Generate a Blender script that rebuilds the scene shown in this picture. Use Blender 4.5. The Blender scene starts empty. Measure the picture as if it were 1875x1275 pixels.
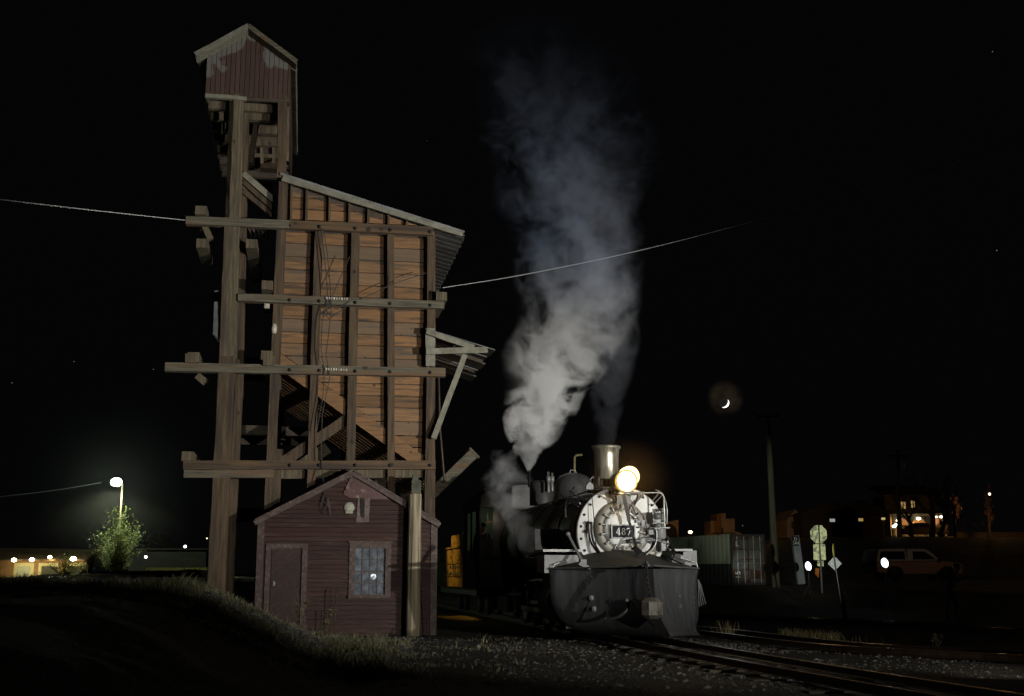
import bpy, bmesh, math, random
from mathutils import Vector, Matrix, noise
random.seed(7)
R = math.radians
sc = bpy.context.scene
# ------------------------------------------------------------------ camera
FPX, PITCH, EYE = 2130.0, R(11.0), 1.4
cam_d = bpy.data.cameras.new('camera'); cam = bpy.data.objects.new('camera', cam_d)
sc.collection.objects.link(cam); sc.camera = cam
cam.location = (0, 0, EYE); cam.rotation_euler = (R(90) + PITCH, 0, 0)
cam_d.sensor_width = 36; cam_d.lens = FPX / 1875 * 36; cam_d.clip_end = 6000; cam_d.clip_start = .1
# ------------------------------------------------------------------ world: night sky
w = bpy.data.worlds.new('World'); sc.world = w; w.use_nodes = True
nt = w.node_tree; nt.nodes.clear()
def N(t, k, **kw):
    n = t.nodes.new(k)
    for a, b in kw.items(): setattr(n, a, b)
    return n
out = N(nt, 'ShaderNodeOutputWorld'); bg = N(nt, 'ShaderNodeBackground')
sky = N(nt, 'ShaderNodeTexSky', sky_type='NISHITA', sun_disc=False, sun_elevation=R(-4), sun_rotation=R(200))
bg.inputs[1].default_value = .004
mx = N(nt, 'ShaderNodeMix', data_type='RGBA', blend_type='ADD'); mx.inputs[0].default_value = 1
nt.links.new(sky.outputs[0], mx.inputs[6]); mx.inputs[7].default_value = (.30, .31, .36, 1)
nt.links.new(mx.outputs[2], bg.inputs[0])
# a few faint stars and the thin cloud lit around the moon
tc = N(nt, 'ShaderNodeTexCoord'); vo = N(nt, 'ShaderNodeTexVoronoi'); vo.inputs['Scale'].default_value = 34
nt.links.new(tc.outputs['Generated'], vo.inputs['Vector'])
lt = N(nt, 'ShaderNodeMath', operation='LESS_THAN'); lt.inputs[1].default_value = .013
nt.links.new(vo.outputs['Distance'], lt.inputs[0])
stars = N(nt, 'ShaderNodeBackground'); stars.inputs[0].default_value = (.8, .85, 1, 1)
m1 = N(nt, 'ShaderNodeMath', operation='MULTIPLY'); m1.inputs[1].default_value = .25
nt.links.new(lt.outputs[0], m1.inputs[0]); nt.links.new(m1.outputs[0], stars.inputs[1])
def ray(px, py):
    d = Vector(((px - 937.5) / FPX, 1, -(py - 637.5) / FPX))
    return Matrix.Rotation(PITCH, 3, 'X') @ d
md = ray(1326, 738).normalized(); mh_ = ray(1328, 729).normalized()
dp = N(nt, 'ShaderNodeVectorMath', operation='DOT_PRODUCT'); dp.inputs[1].default_value = mh_
nt.links.new(tc.outputs['Generated'], dp.inputs[0])
mr = N(nt, 'ShaderNodeMapRange', interpolation_type='SMOOTHERSTEP')
mr.inputs[1].default_value = math.cos(R(1.0)); mr.inputs[2].default_value = 1
nt.links.new(dp.outputs['Value'], mr.inputs[0])
cn = N(nt, 'ShaderNodeTexNoise'); cn.inputs['Scale'].default_value = 75
nt.links.new(tc.outputs['Generated'], cn.inputs['Vector'])
m2 = N(nt, 'ShaderNodeMath', operation='MULTIPLY'); m3 = N(nt, 'ShaderNodeMath', operation='MULTIPLY'); m3.inputs[1].default_value = .022
cr_ = N(nt, 'ShaderNodeMapRange'); cr_.inputs[1].default_value = .2; cr_.inputs[2].default_value = .8; nt.links.new(cn.outputs[0], cr_.inputs[0]); nt.links.new(mr.outputs[0], m2.inputs[0]); nt.links.new(cr_.outputs[0], m2.inputs[1]); nt.links.new(m2.outputs[0], m3.inputs[0])
halo = N(nt, 'ShaderNodeBackground'); halo.inputs[0].default_value = (1, .72, .38, 1); nt.links.new(m3.outputs[0], halo.inputs[1])
a1 = N(nt, 'ShaderNodeAddShader'); a2 = N(nt, 'ShaderNodeAddShader')
nt.links.new(bg.outputs[0], a1.inputs[0]); nt.links.new(stars.outputs[0], a1.inputs[1])
nt.links.new(a1.outputs[0], a2.inputs[0]); nt.links.new(halo.outputs[0], a2.inputs[1]); nt.links.new(a2.outputs[0], out.inputs[0])
# ------------------------------------------------------------------ render settings
sc.view_settings.view_transform = 'Standard'; sc.view_settings.look = 'None'
sc.view_settings.exposure = 0; sc.view_settings.gamma = 1
cy = sc.cycles
cy.max_bounces = 5; cy.diffuse_bounces = 2; cy.glossy_bounces = 3; cy.transparent_max_bounces = 16
cy.volume_bounces = 3; cy.volume_step_rate = 1.6; cy.volume_max_steps = 256; cy.use_denoising = True
cy.sample_clamp_indirect = 3
# ------------------------------------------------------------------ lamps
# moonlight: the one sun lamp, very weak
sd = bpy.data.lights.new('moonlight', 'SUN'); so = bpy.data.objects.new('moonlight', sd); sc.collection.objects.link(so)
sd.energy = .008; sd.angle = R(.5); sd.color = (.8, .88, 1); so.rotation_euler = (-md).to_track_quat('-Z', 'Y').to_euler()
def spot(name, loc, target, energy, size, blend, color, radius=.25):
    d = bpy.data.lights.new(name, 'SPOT'); o = bpy.data.objects.new(name, d); sc.collection.objects.link(o)
    d.energy = energy; d.spot_size = R(size); d.spot_blend = blend; d.color = color; d.shadow_soft_size = radius
    o.location = loc; o.rotation_euler = (Vector(target) - Vector(loc)).to_track_quat('-Z', 'Y').to_euler(); return o
def point(name, loc, energy, color, radius=.1):
    d = bpy.data.lights.new(name, 'POINT'); o = bpy.data.objects.new(name, d); sc.collection.objects.link(o)
    d.energy = energy; d.color = color; d.shadow_soft_size = radius; o.location = loc; return o
# the photographers' floodlights that light the yard from the right of the camera
spot('floodlight', (8.7, 4.7, 2.0), (-2.0, 28, 6.5), 4600, 46, .65, (1, .98, .90), .12)
spot('floodlight', (14, 10, 3.0), (-3.0, 28, 8.0), 16500, 48, .9, (1, .985, .92), .07)
spot('floodlight', (9.2, 12, 1.0), (4.6, 24.2, .25), 850, 27, .9, (1, .96, .88), .05)  # added low fill to brighten the straw grass and ballast
# ------------------------------------------------------------------ helpers
def link(o): sc.collection.objects.link(o); return o
def tag(o, label=None, cat=None, group=None, kind=None):
    if label: o['label'] = label
    if cat: o['category'] = cat
    if group: o['group'] = group
    if kind: o['kind'] = kind
    return o
def empty(name, loc=(0, 0, 0), rz=0, label=None, cat=None, group=None):
    o = bpy.data.objects.new(name, None); link(o); o.location = loc; o.rotation_euler = (0, 0, rz)
    return tag(o, label, cat, group)
def kids(o): return [c for c in bpy.data.objects if c.parent == o]
def copy_tree(o, parent=None):
    c = o.copy(); link(c); c.parent = parent
    for ch in kids(o): copy_tree(ch, c)
    return c
class MB:
    def __init__(s): s.v = []; s.f = []; s.sm = []
    def add(s, vs, fs, smooth=False):
        n = len(s.v); s.v += [tuple(v) for v in vs]; s.f += [tuple(n + i for i in f) for f in fs]; s.sm += [smooth] * len(fs); return s
    def box(s, c, d, rot=None):
        c = Vector(c); x, y, z = d[0] / 2, d[1] / 2, d[2] / 2
        vs = [Vector((a * x, b * y, e * z)) for a in (-1, 1) for b in (-1, 1) for e in (-1, 1)]
        if rot is not None: vs = [rot @ v for v in vs]
        return s.add([c + v for v in vs], [(0, 1, 3, 2), (4, 6, 7, 5), (0, 4, 5, 1), (2, 3, 7, 6), (0, 2, 6, 4), (1, 5, 7, 3)])
    def timber(s, p, q, w, d, ref=(0, 1, 0), jit=.006, step=.45):
        """bar from p to q; d measured along ref, w across; slightly uneven like sawn wood"""
        p = Vector(p); q = Vector(q); ax = (q - p); L = ax.length; ax.normalize(); r = Vector(ref)
        side = ax.cross(r).normalized(); r = side.cross(ax).normalized()
        n = max(1, int(L / step)) if jit else 1
        vs = []; fs = []
        for i in range(n + 1):
            c = p + ax * (L * i / n)
            for a, b in ((-1, -1), (1, -1), (1, 1), (-1, 1)):
                j = Vector((random.uniform(-jit, jit), random.uniform(-jit, jit), random.uniform(-jit, jit))) if jit else Vector()
                vs.append(c + side * (a * w / 2) + r * (b * d / 2) + j)
        for i in range(n):
            for k in range(4):
                a = i * 4 + k; b = i * 4 + (k + 1) % 4
                fs.append((a, b, b + 4, a + 4))
        fs += [(3, 2, 1, 0), tuple(n * 4 + k for k in range(4))]
        return s.add(vs, fs)
    def tube(s, pts, r, seg=8, cap=True):
        pts = [Vector(p) for p in pts]; n = len(pts); vs = []; fs = []
        rr = r if isinstance(r, (list, tuple)) else [r] * n
        up = None
        for i, p in enumerate(pts):
            t = (pts[min(i + 1, n - 1)] - pts[max(i - 1, 0)]).normalized()
            if up is None: up = t.orthogonal().normalized()
            up = (up - t * up.dot(t)); up = up.normalized() if up.length > 1e-6 else t.orthogonal().normalized()
            b = t.cross(up)
            for k in range(seg):
                a = 2 * math.pi * k / seg; vs.append(p + (up * math.cos(a) + b * math.sin(a)) * rr[i])
        for i in range(n - 1):
            for k in range(seg):
                a = i * seg + k; b2 = i * seg + (k + 1) % seg; fs.append((a, b2, b2 + seg, a + seg))
        s.add(vs, fs, True)
        if cap: s.add([vs[k] for k in range(seg)][::-1] + [vs[(n - 1) * seg + k] for k in range(seg)], [tuple(range(seg)), tuple(range(seg, 2 * seg))])
        return s
    def lathe(s, prof, c=(0, 0, 0), axis='Z', seg=32, sx=1, smooth=True):
        """prof: [(radius, height)]; axis Z up, or Y pointing back"""
        c = Vector(c); vs = []; fs = []
        for r, h in prof:
            for k in range(seg):
                a = 2 * math.pi * k / seg
                v = Vector((r * math.cos(a) * sx, r * math.sin(a), h)) if axis == 'Z' else Vector((r * math.cos(a) * sx, h, r * math.sin(a)))
                vs.append(c + v)
        for i in range(len(prof) - 1):
            for k in range(seg):
                a = i * seg + k; b = i * seg + (k + 1) % seg; fs.append((a, b, b + seg, a + seg))
        return s.add(vs, fs, smooth)
    def prism(s, poly, v0, v1):
        """poly [(u, z)] in the facade plane, extruded from v0 to v1"""
        n = len(poly); vs = [(u, v0, z) for u, z in poly] + [(u, v1, z) for u, z in poly]
        fs = [tuple(range(n)), tuple(range(2 * n - 1, n - 1, -1))] + [(i, n + i, n + (i + 1) % n, (i + 1) % n) for i in range(n)]
        return s.add(vs, fs)
    def flat(s, poly, z0, z1):
        n = len(poly); vs = [(x, y, z0) for x, y in poly] + [(x, y, z1) for x, y in poly]
        fs = [tuple(range(n))[::-1], tuple(range(n, 2 * n))] + [(i, (i + 1) % n, n + (i + 1) % n, n + i) for i in range(n)]
        return s.add(vs, fs)
    def slab(s, a, b, c, d, t):
        """four corners and a thickness below them"""
        P = [Vector(x) for x in (a, b, c, d)]; nrm = (P[1] - P[0]).cross(P[3] - P[0]).normalized()
        if nrm.z < 0: nrm = -nrm
        return s.add(P + [p - nrm * t for p in P], [(0, 1, 2, 3), (7, 6, 5, 4), (0, 4, 5, 1), (1, 5, 6, 2), (2, 6, 7, 3), (3, 7, 4, 0)])
    def ball(s, c, r, seg=10, rings=6, sc_=(1, 1, 1)):
        prof = []
        vs = []; fs = []; c = Vector(c)
        for i in range(rings + 1):
            th = math.pi * i / rings
            for k in range(seg):
                a = 2 * math.pi * k / seg
                vs.append(c + Vector((r * sc_[0] * math.sin(th) * math.cos(a), r * sc_[1] * math.sin(th) * math.sin(a), r * sc_[2] * math.cos(th))))
        for i in range(rings):
            for k in range(seg):
                a = i * seg + k; b = i * seg + (k + 1) % seg; fs.append((a, a + seg, b + seg, b))
        return s.add(vs, fs, True)
    def build(s, name, m, parent=None, bevel=0):
        me = bpy.data.meshes.new(name); me.from_pydata(s.v, [], s.f); me.validate()
        if len(me.polygons) == len(s.sm): me.polygons.foreach_set('use_smooth', s.sm)
        bm = bmesh.new(); bm.from_mesh(me); bmesh.ops.recalc_face_normals(bm, faces=bm.faces); bm.to_mesh(me); bm.free()
        if isinstance(m, (list, tuple)):
            for x in m: me.materials.append(x)
        else: me.materials.append(m)
        me.update()
        o = bpy.data.objects.new(name, me); link(o)
        if parent: o.parent = parent
        if bevel:
            b = o.modifiers.new('bevel', 'BEVEL'); b.width = bevel; b.segments = 2; b.limit_method = 'ANGLE'
        return o
def clipband(poly, z0, z1):
    def cut(P, f):
        o = []
        for i in range(len(P)):
            a, b = P[i], P[(i + 1) % len(P)]; fa, fb = f(a), f(b)
            if fa >= 0: o.append(a)
            if fa * fb < 0: t = fa / (fa - fb); o.append((a[0] + (b[0] - a[0]) * t, a[1] + (b[1] - a[1]) * t))
        return o
    P = cut(poly, lambda p: p[1] - z0)
    return cut(P, lambda p: z1 - p[1]) if len(P) > 2 else []
def cutu(poly, u, keep):
    o = []; f = (lambda p: (u - p[0])) if keep < 0 else (lambda p: (p[0] - u))
    for i in range(len(poly)):
        a, b = poly[i], poly[(i + 1) % len(poly)]; fa, fb = f(a), f(b)
        if fa >= 0: o.append(a)
        if fa * fb < 0: t = fa / (fa - fb); o.append((a[0] + (b[0] - a[0]) * t, a[1] + (b[1] - a[1]) * t))
    return o
class Frame:
    """a vertical plane turned by ang about its origin: measures photo points on it"""
    def __init__(s, ox, oy, ang):
        s.o = Vector((ox, oy, 0)); s.a = ang; s.U = Vector((math.cos(ang), math.sin(ang), 0)); s.V = Vector((-math.sin(ang), math.cos(ang), 0))
    def __call__(s, px, py, v=0):
        d = ray(px, py); c = Vector((0, 0, EYE)); t = (v - (c - s.o).dot(s.V)) / d.dot(s.V); p = c + d * t
        return ((p - s.o).dot(s.U), p.z)
    def w(s, u, v, z): return s.o + s.U * u + s.V * v + Vector((0, 0, z))
def at(px, py, D):
    d = ray(px, py); return Vector((0, 0, EYE)) + d * (D / d.y)
def ss(a, b, t):
    t = max(0, min(1, (t - a) / (b - a))); return t * t * (3 - 2 * t)
# ------------------------------------------------------------------ materials
def M(name, c1, c2=None, *a, knots=0, grey=None, **k):
    m = M_(name, c1, c2, *a, **k); t = m.node_tree; L = t.links.new; b = t.nodes['Principled BSDF']; src = b.inputs['Base Color'].links[0].from_socket
    if grey:      # some boards bleached grey instead of painted
        ge = N(t, 'ShaderNodeNewGeometry'); mu = N(t, 'ShaderNodeMath', operation='MULTIPLY'); mu.inputs[1].default_value = 7.31; fr = N(t, 'ShaderNodeMath', operation='FRACT'); L(ge.outputs['Random Per Island'], mu.inputs[0]); L(mu.outputs[0], fr.inputs[0])
        mr = N(t, 'ShaderNodeMapRange'); mr.inputs[1].default_value = .6; mr.inputs[2].default_value = 1; mr.inputs[4].default_value = .7; L(fr.outputs[0], mr.inputs[0]); x = N(t, 'ShaderNodeMix', data_type='RGBA'); L(mr.outputs[0], x.inputs[0]); L(src, x.inputs[6]); x.inputs[7].default_value = (*grey, 1); src = x.outputs[2]
    if knots:
        tc = N(t, 'ShaderNodeTexCoord'); v = N(t, 'ShaderNodeTexVoronoi'); v.inputs['Scale'].default_value = knots; L(tc.outputs['Object'], v.inputs['Vector']); sp = N(t, 'ShaderNodeSeparateColor'); L(v.outputs['Color'], sp.inputs[0])
        r_ = N(t, 'ShaderNodeMath', operation='MULTIPLY'); r_.inputs[1].default_value = .20; L(sp.outputs[0], r_.inputs[0]); ls = N(t, 'ShaderNodeMath', operation='SUBTRACT'); L(r_.outputs[0], ls.inputs[0]); L(v.outputs['Distance'], ls.inputs[1])
        mr = N(t, 'ShaderNodeMapRange'); mr.inputs[1].default_value = 0; mr.inputs[2].default_value = .06; mr.inputs[4].default_value = .85; L(ls.outputs[0], mr.inputs[0]); x = N(t, 'ShaderNodeMix', data_type='RGBA'); L(mr.outputs[0], x.inputs[0]); L(src, x.inputs[6]); x.inputs[7].default_value = (c1[0] * .18, c1[1] * .17, c1[2] * .2, 1); src = x.outputs[2]
    L(src, b.inputs['Base Color']); return m
def M_(name, c1, c2=None, scale=3., rough=.8, bump=.3, stretch=(1, 1, 1), island=.35, metal=0., stain=None, stain_scale=1.2, spec=.5, bscale=None, stain_lo=.52, stain_hi=.66):
    m = bpy.data.materials.new(name); m.use_nodes = True; t = m.node_tree
    b = t.nodes['Principled BSDF']; b.inputs['Roughness'].default_value = rough; b.inputs['Metallic'].default_value = metal
    b.inputs['Specular IOR Level'].default_value = spec
    L = t.links.new
    c2 = c2 or tuple(x * .55 for x in c1)
    tc = N(t, 'ShaderNodeTexCoord'); mp = N(t, 'ShaderNodeMapping'); mp.inputs['Scale'].default_value = stretch
    L(tc.outputs['Object'], mp.inputs['Vector'])
    geo = N(t, 'ShaderNodeNewGeometry')
    add = N(t, 'ShaderNodeVectorMath', operation='ADD'); sc3 = N(t, 'ShaderNodeVectorMath', operation='SCALE'); sc3.inputs['Scale'].default_value = 37.
    cmb = N(t, 'ShaderNodeCombineXYZ')
    for i in range(3): L(geo.outputs['Random Per Island'], cmb.inputs[i])
    L(cmb.outputs[0], sc3.inputs[0]); L(sc3.outputs[0], add.inputs[1]); L(mp.outputs[0], add.inputs[0])
    n1 = N(t, 'ShaderNodeTexNoise'); n1.inputs['Scale'].default_value = scale; n1.inputs['Detail'].default_value = 6; n1.inputs['Roughness'].default_value = .65
    L(add.outputs[0], n1.inputs['Vector'])
    rp = N(t, 'ShaderNodeValToRGB'); rp.color_ramp.elements[0].position = .32; rp.color_ramp.elements[1].position = .68
    rp.color_ramp.elements[0].color = (*c2, 1); rp.color_ramp.elements[1].color = (*c1, 1); L(n1.outputs[0], rp.inputs[0])
    col = rp.outputs[0]
    if stain:
        n2 = N(t, 'ShaderNodeTexNoise'); n2.inputs['Scale'].default_value = stain_scale; n2.inputs['Detail'].default_value = 5
        L(add.outputs[0], n2.inputs['Vector'])
        mr = N(t, 'ShaderNodeMapRange'); mr.inputs[1].default_value = stain_lo; mr.inputs[2].default_value = stain_hi; L(n2.outputs[0], mr.inputs[0])
        mx = N(t, 'ShaderNodeMix', data_type='RGBA'); L(mr.outputs[0], mx.inputs[0]); L(col, mx.inputs[6]); mx.inputs[7].default_value = (*stain, 1); col = mx.outputs[2]
    if island:
        mr = N(t, 'ShaderNodeMapRange'); mr.inputs[3].default_value = 1 - island; mr.inputs[4].default_value = 1 + island
        L(geo.outputs['Random Per Island'], mr.inputs[0])
        h = N(t, 'ShaderNodeHueSaturation'); L(mr.outputs[0], h.inputs['Value']); L(col, h.inputs['Color']); col = h.outputs[0]
    L(col, b.inputs['Base Color'])
    if bump:
        n3 = N(t, 'ShaderNodeTexNoise'); n3.inputs['Scale'].default_value = bscale or scale * 4; n3.inputs['Detail'].default_value = 4; L(add.outputs[0], n3.inputs['Vector'])
        bp = N(t, 'ShaderNodeBump'); bp.inputs['Strength'].default_value = bump; bp.inputs['Distance'].default_value = .02
        L(n3.outputs[0], bp.inputs['Height']); L(bp.outputs[0], b.inputs['Normal'])
    return m
def EM(name, col, strength):
    m = bpy.data.materials.new(name); m.use_nodes = True; t = m.node_tree; t.nodes.clear()
    e = N(t, 'ShaderNodeEmission'); o = N(t, 'ShaderNodeOutputMaterial'); e.inputs[0].default_value = (*col, 1); e.inputs[1].default_value = strength
    t.links.new(e.outputs[0], o.inputs[0]); return m
plank = M('weathered orange planks', (.285, .146, .060), (.13, .075, .038), 3.2, .82, .6, (.40, 1, 5), .34, stain=(.062, .048, .036), stain_scale=2.0, stain_lo=.54, stain_hi=.68, knots=4.2, grey=(.15, .115, .08))
post_m = M('red brown timber upright', (.135, .088, .048), (.046, .033, .021), 4, .85, .6, (5, 5, .3), .18, stain=(.032, .025, .021), stain_scale=1.6, stain_lo=.5, stain_hi=.7, knots=2.6)
post_g = M('grey brown timber upright', (.175, .14, .085), (.060, .047, .030), 4, .85, .6, (5, 5, .28), .15, stain=(.06, .042, .03), stain_scale=1.5, stain_lo=.5, stain_hi=.72, knots=2.6)
beam_m = M('grey weathered timber', (.185, .165, .115), (.055, .048, .035), 4, .85, .6, (.3, 5, 7), .15, stain=(.15, .085, .045), stain_scale=.9, knots=2.4)
beam_r = M('red brown timber beam', (.145, .090, .046), (.062, .042, .026), 3, .85, .4, (.3, 4, 6), .15, stain=(.05, .034, .026), stain_scale=1.6, knots=2.4)
pale_m = M('pale new timber', (.27, .26, .20), (.14, .13, .10), 3, .8, .4, (1.5, 3, 1.5), .1)
pale_p = M('pale split timber post', (.44, .37, .25), (.13, .10, .065), 2.5, .8, .6, (7, 7, .25), .1, stain=(.11, .08, .05), stain_scale=2.3, knots=3.5)
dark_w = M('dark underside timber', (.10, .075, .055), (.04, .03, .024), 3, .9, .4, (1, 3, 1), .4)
roof_m = M('grey roof metal', (.26, .26, .25), (.14, .14, .13), 2, .55, .2, (1, .3, 1), .12, stain=(.10, .085, .07))
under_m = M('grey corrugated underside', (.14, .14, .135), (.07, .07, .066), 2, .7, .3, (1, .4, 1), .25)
paint_r = M('faded red board paint', (.088, .048, .036), (.056, .033, .026), 3, .75, .35, (5, 5, .4), .14)
side_m = M('dark red clapboard paint', (.058, .024, .017), (.032, .0145, .0115), 3.2, .55, .4, (.4, 3, 5), .22, stain=(.095, .060, .048), stain_scale=4, stain_lo=.56, stain_hi=.8)
trim_m = M('dark red trim paint', (.085, .044, .033), (.042, .024, .019), 6, .6, .4, (2, 2, 2), .1, stain=(.11, .08, .07), stain_scale=6)
steel = M('galvanised steel', (.42, .42, .41), (.25, .25, .24), 5, .45, .15, metal=.5)
blackm = M('black sooty iron', (.014, .014, .0135), (.006, .006, .006), 4, .5, .2, stain=(.024, .022, .020), stain_scale=2, spec=.2)
soot = M('matt soot', (.010, .010, .010), (.005, .005, .005), 4, .95, .2, spec=.04)
silver = M('silver smokebox paint', (.74, .74, .72), (.54, .54, .52), 2.5, .5, .06, metal=.0, island=0, stain=(.33, .31, .27), stain_scale=2.2, stain_lo=.5, stain_hi=.8)
silver2 = M('heat stained silver paint', (.27, .26, .225), (.12, .105, .085), 3, .55, .06, metal=.05, island=0, stain=(.12, .09, .06), stain_scale=2.8, stain_lo=.5, stain_hi=.75)
greyi = M('grey painted iron', (.20, .20, .20), (.11, .11, .11), 3, .55, .15, island=.1)
plowm = M('dark grey plough plate', (.066, .066, .070), (.036, .036, .039), 2.0, .5, .14, (4, 4, .5), 0, stain=(.030, .028, .027), stain_scale=1.3, stain_lo=.5, stain_hi=.75, spec=.35, bscale=3)
pipe_m = M('worn pipe metal', (.36, .36, .34), (.18, .18, .17), 6, .4, .1, metal=.6)
rust_m = M('rusty rail steel', (.075, .045, .028), (.03, .02, .014), 5, .5, .3, metal=.4)
railtop = M('shiny rail head', (.40, .28, .16), (.22, .13, .07), 5, .28, .1, metal=.9)
# ------------------------------------------------------------------ ground
def gh(x, y):
    foot = -1.9 - (y - 16) * .14
    m = ss(0, 3.7, foot - x) * 1.12
    if y > 24.6: m *= 1 - (1 - .12 * 0) * ss(24.8, 27.4, y) * ss(-9.6, -8.2, x)
    if x < -9 and y > 20: m += .12 * ss(20, 30, y) * ss(-9, -10.5, x)
    r = (ss(36, 56, y) * .8 + ss(56, 64, y) * .33) * ss(2, 9, x)
    r += ss(68, 90, y) * 3.1 * ss(17, 25, x) + ss(95, 135, y) * 1.3 * ss(20, 30, x)
    n = noise.noise(Vector((x * .55, y * .55, 0))) * .05 + noise.noise(Vector((x * 2.1, y * 2.1, 3))) * .016
    if -8.5 < x < 3 and 27 < y < 37: n *= .3
    return max(m, 0) + r + n * (1 + 1.2 * min(m, 1))
def axis_pts(lo, hi, c0, c1, fine, coarse_n):
    a = []
    t = c0
    while t < c1: a.append(t); t += fine
    a.append(c1)
    for i in range(1, coarse_n + 1):
        k = (i / coarse_n) ** 2.2
        a.append(c1 + (hi - c1) * k); a.append(c0 - (c0 - lo) * k)
    return sorted(a)
xs = axis_pts(-900, 900, -14, 12, .16, 40); ys = axis_pts(-60, 2500, 9, 40, .18, 46)
g = MB(); g.v = [(x, y, gh(x, y)) for y in ys for x in xs]; nx = len(xs)
g.f = [(j * nx + i, j * nx + i + 1, (j + 1) * nx + i + 1, (j + 1) * nx + i) for j in range(len(ys) - 1) for i in range(nx - 1)]
g.sm = [True] * len(g.f)
gm = bpy.data.materials.new('gravelly cinder ground'); gm.use_nodes = True; t = gm.node_tree; bs = t.nodes['Principled BSDF']; bs.inputs['Roughness'].default_value = .85
L = t.links.new; tcg = N(t, 'ShaderNodeTexCoord')
v1 = N(t, 'ShaderNodeTexVoronoi'); v1.inputs['Scale'].default_value = 24; L(tcg.outputs['Object'], v1.inputs['Vector'])
v2 = N(t, 'ShaderNodeTexVoronoi'); v2.inputs['Scale'].default_value = 60; L(tcg.outputs['Object'], v2.inputs['Vector'])
n1 = N(t, 'ShaderNodeTexNoise'); n1.inputs['Scale'].default_value = .45; n1.inputs['Detail'].default_value = 7; L(tcg.outputs['Object'], n1.inputs['Vector'])
r1 = N(t, 'ShaderNodeValToRGB'); e = r1.color_ramp.elements; e[0].position = .38; e[0].color = (.050, .045, .038, 1); e[1].position = .62; e[1].color = (.085, .080, .068, 1)
x_ = e.new(.52); x_.color = (.085, .066, .040, 1); L(n1.outputs[0], r1.inputs[0])
r2 = N(t, 'ShaderNodeValToRGB'); e = r2.color_ramp.elements; e[0].position = .0; e[0].color = (.45, .45, .45, 1); e[1].position = 1; e[1].color = (1.9, 1.9, 1.85, 1)
sp = N(t, 'ShaderNodeSeparateColor'); L(v1.outputs['Color'], sp.inputs[0]); L(sp.outputs[0], r2.inputs[0])
mg = N(t, 'ShaderNodeMix', data_type='RGBA', blend_type='MULTIPLY'); mg.inputs[0].default_value = 1; L(r1.outputs[0], mg.inputs[6]); L(r2.outputs[0], mg.inputs[7]); L(mg.outputs[2], bs.inputs['Base Color'])
ad = N(t, 'ShaderNodeMath', operation='ADD'); L(v1.outputs['Distance'], ad.inputs[0]); L(v2.outputs['Distance'], ad.inputs[1])
bp = N(t, 'ShaderNodeBump', invert=True); bp.inputs['Strength'].default_value = 1; bp.inputs['Distance'].default_value = .05; L(ad.outputs[0], bp.inputs['Height']); L(bp.outputs[0], bs.inputs['Normal'])
tag(g.build('ground', gm), kind='structure')
# loose stones
stone_m = M('grey gravel stones', (.20, .19, .17), (.09, .085, .075), 8, .8, .2, island=.7)
def pebble(mb, c, r):
    k = [Vector((1, 0, 0)), Vector((0, 1, 0)), Vector((-1, 0, 0)), Vector((0, -1, 0)), Vector((0, 0, 1)), Vector((0, 0, -1))]
    rz = random.uniform(0, 6.3); ro = Matrix.Rotation(rz, 3, 'Z') @ Matrix.Rotation(random.uniform(-.6, .6), 3, 'X')
    vs = [Vector(c) + ro @ Vector((v.x * r * random.uniform(.7, 1.3), v.y * r * random.uniform(.6, 1), v.z * r * random.uniform(.45, .7))) for v in k]
    mb.add(vs, [(0, 1, 4), (1, 2, 4), (2, 3, 4), (3, 0, 4), (1, 0, 5), (2, 1, 5), (3, 2, 5), (0, 3, 5)])
pb = MB()
for i in range(15000):
    y = random.uniform(14.5, 27); x = random.uniform(-7.5, 7.5)
    if i % 4 == 0: x = random.uniform(-6, -1.5); y = random.uniform(16, 25)
    if noise.noise(Vector((x * .6, y * .6, 9))) < -.18 and x > -2: continue
    pebble(pb, (x, y, gh(x, y)), .012 + random.random() ** 3 * .035)
for i in range(2600):       # ballast beside the plough
    x = random.uniform(1.8, 8); y = 25.2 - (x - 1.8) * .55 + random.gauss(0, .9)
    pebble(pb, (x, y, gh(x, y) + .01), random.uniform(.02, .045))
for i in range(5200):
    y = random.uniform(21, 25.6); x = random.uniform(-8, -2.6)
    if random.random() < .4 and x < -6: continue
    pebble(pb, (x, y, gh(x, y)), .014 + random.random() ** 2 * .034)
for i in range(150):
    y = random.uniform(15, 25); x = random.uniform(-7, 6); pebble(pb, (x, y, gh(x, y)), random.uniform(.04, .085))
tag(pb.build('gravel_stones', stone_m), 'loose grey gravel stones scattered over the yard', 'gravel', kind='stuff')
# grass
gr_m = M('dry grass blades', (.24, .22, .12), (.08, .085, .04), 3, .8, 0, island=.75)
weed_m = M('dry weed leaves', (.17, .13, .07), (.08, .07, .035), 3, .8, 0, island=.5)
gr_y = M('yellow straw grass', (.42, .36, .17), (.24, .20, .09), 3, .8, 0, island=.4)
def blade(mb, x, y, h, lean=.5):
    z = gh(x, y) - .01; a = random.uniform(0, 6.28); l = random.uniform(.1, lean) * h; wd = random.uniform(.006, .013)
    dx, dy = math.cos(a) * l, math.sin(a) * l; p = random.uniform(0, 3.14); sx, sy = math.cos(p) * wd, math.sin(p) * wd * .3
    mb.add([(x - sx, y - sy, z), (x + sx, y + sy, z), (x + dx * .4 + sx * .7, y + dy * .4 + sy, z + h * .6), (x + dx * .4 - sx * .7, y + dy * .4 - sy, z + h * .6), (x + dx, y + dy, z + h * .98)],
           [(0, 1, 2, 3), (3, 2, 4)])
gb = MB()
n = 0
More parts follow.
